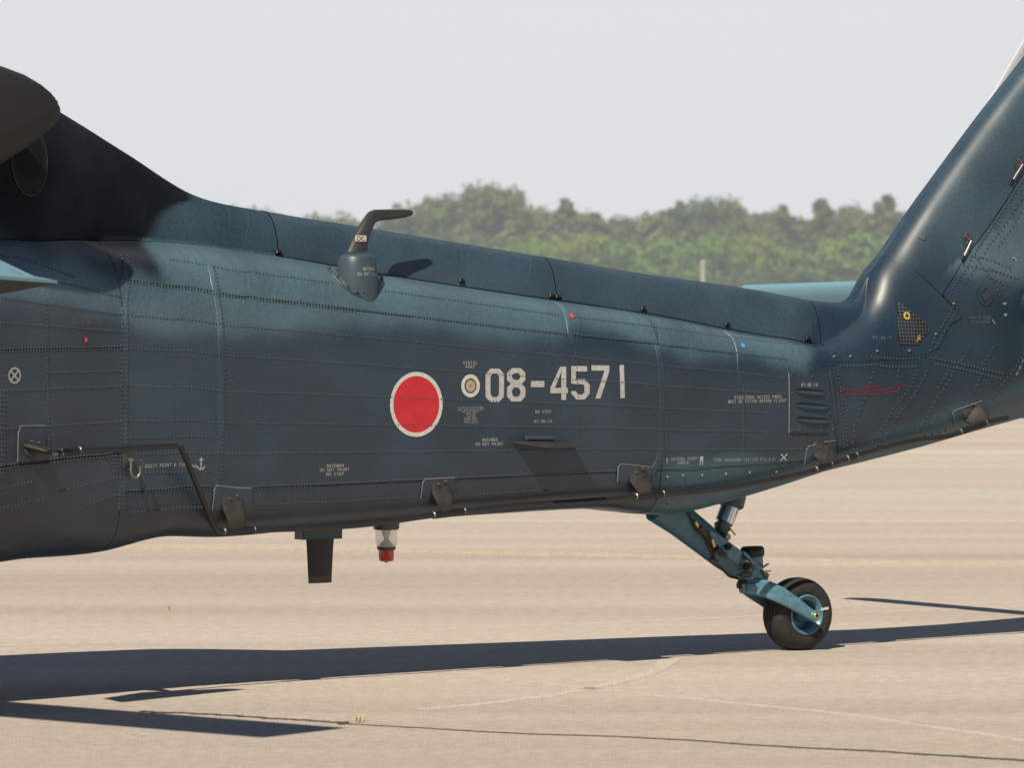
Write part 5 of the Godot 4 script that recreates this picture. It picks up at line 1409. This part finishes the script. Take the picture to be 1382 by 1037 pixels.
func big_parts() -> void:
	# port engine cowling, its rounded aft end
	var rings := []
	for h in [[Vector3(-4.7096, 2.6254, 0.88), 0.0016, 0.0011], [Vector3(-4.7151, 2.6302, 0.88), 0.0228, 0.0151], [Vector3(-4.7333, 2.633, 0.88), 0.0489, 0.0323], [Vector3(-4.7659, 2.6337, 0.88), 0.083, 0.0548], [Vector3(-4.8166, 2.6307, 0.88), 0.1203, 0.0794], [Vector3(-4.896, 2.6245, 0.88), 0.1646, 0.1086], [Vector3(-5.0037, 2.6087, 0.88), 0.2125, 0.1403], [Vector3(-5.1462, 2.5881, 0.88), 0.2656, 0.1753], [Vector3(-5.3577, 2.5714, 0.88), 0.3135, 0.2069], [Vector3(-5.7044, 2.5468, 0.88), 0.3514, 0.232], [Vector3(-6.3768, 2.5192, 0.88), 0.3645, 0.2406]]:
		var c: Vector3 = h[0]
		var ring := PackedVector3Array()
		for k in 36:
			var a := TAU * k / 36
			var sy := signf(sin(a)) * pow(absf(sin(a)), 0.85); var sz := signf(cos(a)) * pow(absf(cos(a)), 0.85)
			ring.append(c + Vector3(0, sy * h[1], sz * h[2]))
		rings.append(ring)
	skin_rings(rings)
	put("engine_cowling", M.cowl, heli, "dark rounded aft end of the engine cowling")
	for i in [2, 3, 4, 5, 6]:
		for f in [0.15, 0.65]:
			var r0s: PackedVector3Array = rings[i]; var r1s: PackedVector3Array = rings[mini(i + 1, 6)]
			var p: Vector3 = r0s[5].lerp(r1s[5], f)
			var n2: Vector3 = (r0s[5] - (r0s[5] + r0s[23]) / 2).normalized()
			rod(p - n2 * 0.004, p + n2 * 0.002, 0.006, 0.005, 8); put("cowling_screw", M.hole, heli)
	# stub wing with its pointed aft end
	var sw: Array = [Vector3(-4.9822, 1.8814, 1.39), Vector3(-5.8009, 1.9269, 1.68), Vector3(-5.0547, 1.9022, 1.31), Vector3(-5.661, 2.1416, 1.38), Vector3(-5.0205, 1.861, 1.34), Vector3(-5.6619, 1.751, 1.38)]
	var tip: Vector3 = sw[0]; var e0: Vector3 = sw[1]; var r0: Vector3 = sw[2]; var r1: Vector3 = sw[3]; var k0: Vector3 = sw[4]; var k1: Vector3 = sw[5]
	var dn := Vector3(0, -0.012, 0)
	flat4(r0, tip, e0, r1, Vector3(0, 1, 0.4))
	put("stub_wing", M.tealpanel, heli, "pale teal pointed stub wing tip")
	flat4(tip, tip + dn, e0 + dn * 1.6, e0, Vector3(0, 0.3, 1)); flat4(tip, tip + dn, r0 + dn, r0, Vector3(1, 0, -1)); flat4(r0, r0 + dn, r1 + dn, r1, Vector3(0, 0, -1))
	put("stub_wing_edge", M.tealpanel, heli)
	flat4(tip + dn, e0 + dn * 1.6, k1, k0, Vector3(0, -1, 0.5)); flat4(tip + dn, k0, r0 + dn, tip + dn, Vector3(1, -0.4, -1)); flat4(k0, k1, r1 + dn, r0 + dn, Vector3(0, -0.6, -1))
	put("stub_wing_underside", M.strut, heli)
	# stabilator
	for sd in [[Vector3(1.2386, 1.9084, -2.19), Vector3(1.2386, 1.9384, -0.12)], [Vector3(1.2386, 1.8784, 0.4), Vector3(1.2386, 1.9084, 2.19)]]:
		var rr := []
		for i in 9:
			var t := i / 8.0
			var l: Vector3 = sd[0].lerp(sd[1], t)
			var cl := 1.0 if i < 8 else 0.96
			rr.append(airfoil(l, Vector3(cos(0.82), -sin(0.82), 0) * 1.05 * cl, Vector3(sin(0.82), cos(0.82), 0), 0.075 * cl * (1.0 if i < 8 else 0.5)))
		skin_rings(rr)
		put("stabilator", M.tealpanel, heli)
	ink = NAVY
	rod(Vector3(1.4103, 1.791, 0.15), Vector3(1.4103, 1.791, 0.31), 0.105, 0.098, 32)
	put("stabilator_hub", M.paint, heli)
	# rotors at rest
	var bd: Array = [Vector3(-8.098, 3.75, 1.2201), Vector3(-7.0808, 3.75, 4.1484)]
	var ring2 := []
	var dirb: Vector3 = (bd[1] - bd[0]).normalized(); var ch := dirb.cross(Vector3.UP).normalized()
	for i in 13:
		var c: Vector3 = bd[0].lerp(bd[1], i / 12.0)
		ring2.append(airfoil(c - ch * 0.13, ch * 0.53, Vector3.UP, 0.03))
	skin_rings(ring2)
	put("main_rotor_blade", M.black, heli)
	var tr := Node3D.new(); tr.name = "tail_rotor"; tr.position = Vector3(2.5229, 3.8072, -0.6); heli.add_child(tr)
	rod(Vector3(0, 0, 0.35), Vector3(0, 0, -0.08), 0.10, 0.07, 20); put("hub", M.black, tr)
	for k in 4:
		var a := deg_to_rad(-126.0 + 90.0 * k)
		var d := Vector3(cos(a), sin(a), 0); var c2 := Vector3(-sin(a), cos(a), 0)
		var rg := []
		for i in 9:
			var t := i / 8.0
			rg.append(airfoil(d * lerpf(0.12, 1.62, t) - c2 * 0.1 * minf(1.0, t * 4 + 0.3), c2 * 0.24 * minf(1.0, t * 4 + 0.3), Vector3(0, 0, 1), 0.014))
		skin_rings(rg); put("tail_rotor_blade", M.rotor, tr)

func tail_gear() -> void:
	var g := Node3D.new(); g.name = "tail_gear_leg"; heli.add_child(g)
	# drag beam: a big tapering tube
	var rings := []
	for h in [[Vector3(-0.8875, 0.7722, 0), 0.090], [Vector3(-0.7493, 0.6933, 0), 0.086], [Vector3(-0.6148, 0.6026, 0), 0.081], [Vector3(-0.4794, 0.5075, 0), 0.074], [Vector3(-0.3619, 0.4353, 0), 0.066], [Vector3(-0.2958, 0.3988, 0), 0.05]]:
		var c: Vector3 = h[0]
		var d := (Vector3(-0.2958, 0.3988, 0) - Vector3(-0.8967, 0.7686, 0)).normalized()
		var v := Vector3(-d.y, d.x, 0)
		var ring := PackedVector3Array()
		for k in 24:
			var a := TAU * k / 24
			ring.append(c + v * cos(a) * h[1] + Vector3(0, 0, 1) * sin(a) * h[1] * 0.85)
		rings.append(ring)
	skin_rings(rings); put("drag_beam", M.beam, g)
	# bracket plates on the beam
	var n := Vector3(0, 0, 1)
	slab(Transform3D(Basis(), Vector3(0, 0, 0.066)), PackedVector2Array([Vector2(-0.621, 0.6403), Vector2(-0.5559, 0.6158), Vector2(-0.4109, 0.5244), Vector2(-0.439, 0.4607), Vector2(-0.5279, 0.5128), Vector2(-0.5977, 0.5489)]), 0.016, 0.003)
	put("side_plate", M.gear, g)
	slab(Transform3D(Basis(), Vector3(0, 0, -0.075)), PackedVector2Array([Vector2(-0.5206, 0.6317), Vector2(-0.4549, 0.607), Vector2(-0.3088, 0.5149), Vector2(-0.337, 0.4507), Vector2(-0.4971, 0.5396)]), 0.014, 0.003)
	put("side_plate", M.gear, g)
	# lower yoke that carries the swivel
	slab(Transform3D(Basis(), Vector3(0, 0, -0.045)), PackedVector2Array([Vector2(-0.4325, 0.5099), Vector2(-0.3431, 0.4843), Vector2(-0.2057, 0.3996), Vector2(-0.2199, 0.358), Vector2(-0.343, 0.3698), Vector2(-0.4465, 0.4266)]), 0.09, 0.012)
	put("yoke", M.gear, g)
	slab(Transform3D(Basis(), Vector3(0, 0, 0.046)), PackedVector2Array([Vector2(-0.4031, 0.519), Vector2(-0.3843, 0.526), Vector2(-0.2758, 0.4388), Vector2(-0.2947, 0.4242)]), 0.02, 0.003)
	put("yoke_rib", M.gear, g)
	# shock strut
	var s0: Vector3 = Vector3(-0.4, 0.8519, 0); var s1: Vector3 = Vector3(-0.4281, 0.7611, 0); var s2: Vector3 = Vector3(-0.4749, 0.6634, 0); var s3: Vector3 = Vector3(-0.5029, 0.6033, 0)
	rod(s0, s1, 0.068, 0.062, 24); put("strut_cylinder", M.antbase, g)
	rod(s0.lerp(s1, 0.3), s1 + (s1 - s0).normalized() * 0.012, 0.068, 0.068, 24); put("strut_collar", M.antbase, g)
	rod(s1, s2, 0.049, 0.049, 28); put("strut_piston", M.chrome, g)
	rod(s2, s3, 0.047, 0.026, 20); put("strut_clevis", M.antbase, g)
	rod(s3 + Vector3(0, 0, -0.075), s3 + Vector3(0, 0, 0.085), 0.017, 0.017, 16); put("clevis_pin", M.steel, g)
	rod(s2 + Vector3(0.02, -0.02, 0.03), s2 + Vector3(0.055, -0.055, 0.03), 0.006, 0.005, 8); put("brass_valve", M.brass, g)
	# swivel post with its dark cap
	var p0: Vector3 = Vector3(-0.2839, 0.3563, 0); var p1: Vector3 = Vector3(-0.2912, 0.5439, 0)
	var l := p0.distance_to(p1)
	lathe(Transform3D(basis_y(p1 - p0), p0), [Vector2(0.035, -0.03), Vector2(0.036, 0.03), Vector2(0.044, 0.05), Vector2(0.053, 0.075), Vector2(0.054, l - 0.052), Vector2(0.050, l - 0.05), Vector2(0, l - 0.05)], 30)
	put("swivel_post", M.gear, g)
	lathe(Transform3D(basis_y(p1 - p0), p0), [Vector2(0.053, l - 0.052), Vector2(0.060, l - 0.048), Vector2(0.062, l - 0.03), Vector2(0.060, l - 0.008), Vector2(0.052, l), Vector2(0, l + 0.001)], 30)
	put("swivel_cap", M.cowl, g)
	rod(Vector3(-0.2758, 0.4312, 0.05), Vector3(-0.2238, 0.4562, 0.05), 0.007, 0.005, 8); put("lock_lever", M.gear, g)
	rod(Vector3(-0.2569, 0.4153, 0.05), Vector3(-0.2095, 0.4176, 0.05), 0.005, 0.004, 8); put("yellow_pin", M.yellow, g)
	rod(Vector3(-0.2711, 0.4234, 0.05), Vector3(-0.2379, 0.3803, 0.05), 0.005, 0.004, 8); put("lock_lever", M.strut, g)
	film_box(Vector3(-0.2785, 0.447, 0.06), 0.014, 0.022, M.redtext, g)
	# hoses and fittings
	for h in [[[Vector3(-0.7734, 0.7679, 0.06), Vector3(-0.7343, 0.707, 0.07), Vector3(-0.7034, 0.6503, 0.085), Vector3(-0.6724, 0.6199, 0.1), Vector3(-0.6307, 0.5848, 0.1), Vector3(-0.5935, 0.5421, 0.1)], 0.010], [[Vector3(-0.6653, 0.6193, 0.09), Vector3(-0.6492, 0.5702, 0.1), Vector3(-0.626, 0.5205, 0.1), Vector3(-0.6085, 0.4857, 0.095), Vector3(-0.5816, 0.4657, 0.09), Vector3(-0.5397, 0.4341, 0.09), Vector3(-0.5023, 0.4026, 0.09), Vector3(-0.4602, 0.3936, 0.09), Vector3(-0.4087, 0.3919, 0.09)], 0.0065], [[Vector3(-0.6235, 0.5841, 0.09), Vector3(-0.6085, 0.5348, 0.095), Vector3(-0.5992, 0.4892, 0.095)], 0.007]]:
		tube(smooth_path(h[0], 5), h[1], 8); put("hose", M.hose, g)
	for f in [[Vector3(-0.7162, 0.6885, 0.09), Vector3(-0.6931, 0.654, 0.09), 0.009, M.brass], [Vector3(-0.6956, 0.6582, 0.1), Vector3(-0.6539, 0.6194, 0.1), 0.016, M.strut], [Vector3(-0.624, 0.5963, 0.11), Vector3(-0.61, 0.5544, 0.11), 0.008, M.brass], [Vector3(-0.6007, 0.5504, 0.11), Vector3(-0.5589, 0.5189, 0.11), 0.017, M.hose], [Vector3(-0.5589, 0.5189, 0.11), Vector3(-0.5402, 0.507, 0.11), 0.014, M.strut], [Vector3(-0.6306, 0.4942, 0.1), Vector3(-0.5842, 0.4738, 0.1), 0.013, M.strut], [Vector3(-0.4228, 0.4037, 0.09), Vector3(-0.3664, 0.4095, 0.09), 0.017, M.hose], [Vector3(-0.4592, 0.3976, 0.095), Vector3(-0.4076, 0.3921, 0.095), 0.013, M.hose], [Vector3(-0.5118, 0.5506, 0.09), Vector3(-0.517, 0.5555, 0.11), 0.018, M.hose], [Vector3(-0.3884, 0.4437, 0.075), Vector3(-0.3926, 0.4526, 0.1), 0.020, M.hose], [Vector3(-0.3968, 0.4822, 0.08), Vector3(-0.3733, 0.4662, 0.08), 0.006, M.brass]]:
		rod(f[0], f[1], f[2], f[2] * 0.92, 14); put("hose_fitting", f[3], g)
	# fork and wheel
	var w := Node3D.new(); w.name = "tail_wheel"; heli.add_child(w)
	var ax: Vector3 = Vector3(-0.0002, 0.1849, 0)
	var prof := [Vector2(0.098, -0.060), Vector2(0.104, -0.080), Vector2(0.122, -0.088), Vector2(0.146, -0.086), Vector2(0.166, -0.076), Vector2(0.179, -0.060), Vector2(0.1855, -0.044), Vector2(0.1875, -0.0375), Vector2(0.1825, -0.036), Vector2(0.1825, -0.033), Vector2(0.1885, -0.0315), Vector2(0.1905, -0.0135), Vector2(0.186, -0.012), Vector2(0.186, -0.009), Vector2(0.1908, -0.0075)]
	var full := prof.duplicate()
	for i in range(prof.size() - 1, -1, -1): full.append(Vector2(prof[i].x, -prof[i].y))
	var zax := Transform3D(Basis(Vector3(1, 0, 0), Vector3(0, 0, 1), Vector3(0, -1, 0)), ax)
	lathe(zax, full, 72)
	for i in V.size():
		if V[i].y < 0.003:      # the tyre sits flat on the ground and bulges there
			V[i].y = 0.003
		var low_ := clampf((0.05 - V[i].y) / 0.05, 0, 1)
		V[i].z *= 1.0 + 0.06 * low_
	put("tyre", M.tyre, w)
	for sd in [1, -1]:
		lathe(Transform3D(Basis(Vector3(1, 0, 0), Vector3(0, 0, sd), Vector3(0, -sd, 0)), ax), [Vector2(0.099, 0.05), Vector2(0.106, 0.074), Vector2(0.105, 0.084), Vector2(0.099, 0.088), Vector2(0.092, 0.084), Vector2(0.086, 0.070), Vector2(0.080, 0.066), Vector2(0.078, 0.050), Vector2(0.074, -0.005), Vector2(0.040, -0.012), Vector2(0.036, 0.05), Vector2(0.030, 0.06), Vector2(0, 0.06)], 48)
		put("rim", M.gear, w)
	for k in 6:
		var a := TAU * k / 6 + 0.3
		var p: Vector3 = ax + Vector3(cos(a) * 0.056, sin(a) * 0.056, -0.010)
		rod(p, p + Vector3(0, 0, 0.010), 0.007, 0.006, 8); put("rim_bolt", M.strut, w)
	slab(Transform3D(Basis(), ax + Vector3(0.086, 0.018, 0.0865)), PackedVector2Array([Vector2(0, 0), Vector2(0.02, 0.002), Vector2(0.02, 0.016), Vector2(0, 0.014)]), 0.003, 0.0005)
	slab(Transform3D(Basis(), ax + Vector3(0.108, 0.021, 0.0875)), PackedVector2Array([Vector2(0, 0), Vector2(0.026, 0.002), Vector2(0.026, 0.016), Vector2(0, 0.014)]), 0.003, 0.0005)
	put("slip_mark", M.white, w)
	var fk := Node3D.new(); fk.name = "wheel_fork"; heli.add_child(fk)
	for sd in [1.0, -1.0]:
		var fr := []
		for h in [[Vector3(-0.3445, 0.3439, 0.015), 0.04, 0.03, Vector3(0.0846, 0.9964, 0)], [Vector3(-0.3004, 0.3402, 0.045), 0.046, 0.022, Vector3(0.1983, 0.9801, 0)], [Vector3(-0.252, 0.3252, 0.082), 0.046, 0.017, Vector3(0.3759, 0.9267, 0)], [Vector3(-0.186, 0.2937, 0.108), 0.044, 0.015, Vector3(0.4743, 0.8804, 0)], [Vector3(-0.1123, 0.25, 0.124), 0.037, 0.014, Vector3(0.5249, 0.8512, 0)], [Vector3(-0.0435, 0.2059, 0.134), 0.03, 0.014, Vector3(0.5222, 0.8528, 0)], [Vector3(0.0061, 0.1774, 0.138), 0.026, 0.014, Vector3(0.4977, 0.8674, 0)]]:
			var c: Vector3 = h[0]; c.z *= sd
			var ring := PackedVector3Array()
			var dd: Vector3 = h[3]
			for k in 20:
				var a := TAU * k / 20
				ring.append(c + dd * signf(cos(a)) * pow(absf(cos(a)), 0.75) * h[1] + Vector3(0, 0, 1) * signf(sin(a)) * pow(absf(sin(a)), 0.75) * h[2])
			fr.append(ring)
		skin_rings(fr)
		put("fork_arm", M.gear, fk)
		rod(ax + Vector3(0, 0, 0.06 * sd), ax + Vector3(0, 0, 0.158 * sd), 0.030, 0.027, 24); put("axle_boss", M.gear, fk)
		rod(ax + Vector3(0, 0, 0.10 * sd), ax + Vector3(0, 0, 0.166 * sd), 0.016, 0.016, 20); put("axle_end", M.brass, fk)
		rod(ax + Vector3(0, 0, 0.14 * sd), ax + Vector3(0, 0, 0.167 * sd), 0.010, 0.010, 16); put("axle_bore", M.hole, fk)
	lathe(Transform3D(Basis(), Vector3(-0.3004, 0.3454, 0)), [Vector2(0, -0.035), Vector2(0.05, -0.03), Vector2(0.072, -0.008), Vector2(0.070, 0.010), Vector2(0.055, 0.022), Vector2(0, 0.026)], 28)
	put("fork_crown", M.gear, fk)
	rod(Vector3(-0.3999, 0.3537, 0.02), Vector3(-0.3695, 0.3494, 0.03), 0.022, 0.018, 14); put("stop_block", M.cowl, fk)
	rod(Vector3(-0.3842, 0.3585, 0.05), Vector3(-0.3794, 0.3127, 0.05), 0.010, 0.008, 10); put("stop_bolt", M.gear, fk)

func film_box(p: Vector3, w: float, h: float, m: Material, parent: Node) -> void:
	slab(Transform3D(Basis(), p), PackedVector2Array([Vector2(-w / 2, -h / 2), Vector2(w / 2, -h / 2), Vector2(w / 2, h / 2), Vector2(-w / 2, h / 2)]), 0.002, 0.0004)
	put("red_label", m, parent)

func _ready() -> void:
	# camera
	var cam := Camera3D.new(); cam.name = "camera"
	cam.position = Vector3(0, 1.72, 0); cam.rotation_degrees.x = -0.8873
	var lens := CameraAttributesPhysical.new()
	lens.frustum_focal_length = 192.8; lens.exposure_aperture = 6.5; lens.frustum_focus_distance = 21.6
	cam.attributes = lens
	cam.fov = 10.3699; cam.near = 0.5; cam.far = 6000.0
	add_child(cam)
	# sky, air and sun
	var we := WorldEnvironment.new(); we.name = "world"
	var env := Environment.new()
	env.background_mode = Environment.BG_SKY
	env.sky = Sky.new()
	var sm := PanoramaSkyMaterial.new(); sm.panorama = sky_picture()
	env.sky.sky_material = sm
	env.background_energy_multiplier = 1.0
	env.tonemap_mode = Environment.TONE_MAPPER_LINEAR
	env.tonemap_exposure = 1.18
	env.volumetric_fog_enabled = true; env.volumetric_fog_density = 0.0
	env.sdfgi_enabled = true; env.ssao_enabled = true; env.ssil_enabled = true
	we.environment = env; add_child(we)
	# summer haze standing over the field between the apron and the wood
	var haze := FogVolume.new(); haze.name = "haze"; haze.size = Vector3(700, 90, 360); haze.position = Vector3(0, 40, -270)
	var hm := FogMaterial.new(); hm.albedo = Color(0.86, 0.90, 0.95); hm.density = 0.0021
	haze.material = hm; haze.set_meta("kind", "stuff"); haze.set_meta("label", "pale summer haze over the far field before the wood"); haze.set_meta("category", "haze")
	add_child(haze)
	var sun := DirectionalLight3D.new(); sun.name = "sun"
	sun.light_energy = 1.6; sun.light_angular_distance = 0.5; sun.light_color = Color(1.0, 0.95, 0.86); sun.shadow_enabled = true
	add_child(sun)
	sun.look_at_from_position(Vector3.ZERO, -Vector3(-0.2829, 0.7466, 0.6021), Vector3.UP)
	camo.seed = 8; camo.frequency = 0.55; camo.fractal_octaves = 2
	blots.seed = 15; blots.frequency = 1.6; blots.fractal_octaves = 4
	mono.font_names = PackedStringArray(["Droid Sans Mono"])
	materials()
	ground()
	station([-7, -7, 0.4773, -7, 3.2803, 1.02, 0.5, 0.6, 0.62, 0.8, 0.02, 2.7, 4.5])
	station([-6, -6, 0.5421, -6, 3.0383, 1, 0.5, 0.6244, 0.64, 0.8, 0.02, 2.7, 4.5])
	station([-5.2, -5.2, 0.5569, -5.2, 2.9864, 0.9, 0.5, 0.6468, 0.645, 0.8, 0.02, 2.7, 4.5])
	station([-4.7, -4.7, 0.6224, -4.7, 2.8211, 0.765, 0.5, 0.7211, 0.635, 0.8, 0.02, 2.7, 5])
	station([-4.25, -4.25, 0.6471, -4.25, 2.6384, 0.64, 0.48, 0.734, 0.365, 0.8, 0.02, 3, 6])
	station([-3.95, -3.95, 0.7054, -3.95, 2.4966, 0.605, 0.47, 0.7701, 0.21, 0.78, 0.02, 3.2, 6.5])
	station([-3.6, -3.6, 0.6973, -3.6, 2.3113, 0.575, 0.46, 0.8475, 0.195, 0.75, 0.015, 3.2, 6.5])
	station([-3.2, -3.2, 0.7165, -3.2, 2.2322, 0.54, 0.46, 0.86, 0.185, 0.72, 0.006, 3.2, 6.5])
	station([-2.6, -2.6, 0.7445, -2.6, 2.1547, 0.49, 0.46, 0.8441, 0.175, 0.6, 0.006, 3.2, 6.5])
	station([-2, -2, 0.7643, -2, 2.0766, 0.445, 0.46, 0.8354, 0.172, 0.6, 0.006, 3.2, 6.2])
	station([-1.4, -1.4, 0.7706, -1.4, 1.9989, 0.4, 0.46, 0.8319, 0.168, 0.6, 0.006, 3.2, 5.5])
	station([-0.9, -0.9, 0.7326, -0.9, 1.9326, 0.355, 0.46, 0.8313, 0.165, 0.6, 0.006, 3.2, 4.6])
	station([-0.5, -0.5, 0.797, -0.5, 1.8904, 0.32, 0.47, 0.7967, 0.16, 0.6, 0.006, 3.1, 4.2])
	station([-0.2, -0.2, 0.8595, -0.2, 1.8518, 0.295, 0.48, 0.776, 0.157, 0.6, 0.008, 3.1, 4])
	station([0.05, 0.05, 0.9143, 0.05, 1.8158, 0.275, 0.5, 0.7692, 0.155, 0.6, 0.012, 3, 3.6])
	station([0.3244, 0.3567, 0.9674, 0.2872, 1.8051, 0.262, 0.45, 0.9, 0.15, 0.6, 0.05, 3, 3.2])
	station([0.5499, 0.7111, 1.0313, 0.3675, 1.848, 0.25, 0.42, 0.96, 0.12, 0.6, 0.05, 2.8, 3])
	station([0.8204, 1.1019, 1.1117, 0.4628, 1.9532, 0.24, 0.4, 1, 0.02, 0.6, 0.03, 2.8, 2.8])
	station([1.1377, 1.5622, 1.2008, 0.5756, 2.0746, 0.235, 0.42, 1, 0, 0.6, 0.01, 2.8, 2.2])
	station([1.514, 2.0327, 1.3162, 0.7485, 2.2796, 0.225, 0.45, 1, 0, 0.6, 0.006, 2.9, 2.2])
	station([1.895, 2.4596, 1.4957, 0.9479, 2.5024, 0.215, 0.48, 1, 0, 0.6, 0.005, 2.9, 2])
	station([2.2521, 2.6757, 1.7405, 1.2099, 2.788, 0.205, 0.5, 1, 0, 0.6, 0.005, 2.9, 2])
	station([2.6937, 2.9488, 2.0705, 1.5265, 3.1147, 0.2, 0.5, 1, 0, 0.6, 0.005, 2.9, 2])
	station([3.2845, 3.2808, 2.53, 1.9473, 3.5629, 0.19, 0.5, 1, 0, 0.6, 0.005, 2.9, 2])
	station([4.0006, 3.6742, 3.1026, 2.4515, 4.1012, 0.18, 0.5, 1, 0, 0.6, 0.005, 2.9, 2])
	hull_ready()
	heli = Node3D.new(); heli.name = "helicopter"
	heli.position = Vector3(1.4816, 0, -21.9654); heli.rotation_degrees.y = YAW
	add_child(heli)
	tag(heli, "dark blue military helicopter with red disc and white serial number on its tail boom", "helicopter")
	hull_parts()
	big_parts()
	markings()
	outfit()
	tail_gear()
	put_rivets(heli)
	woods()
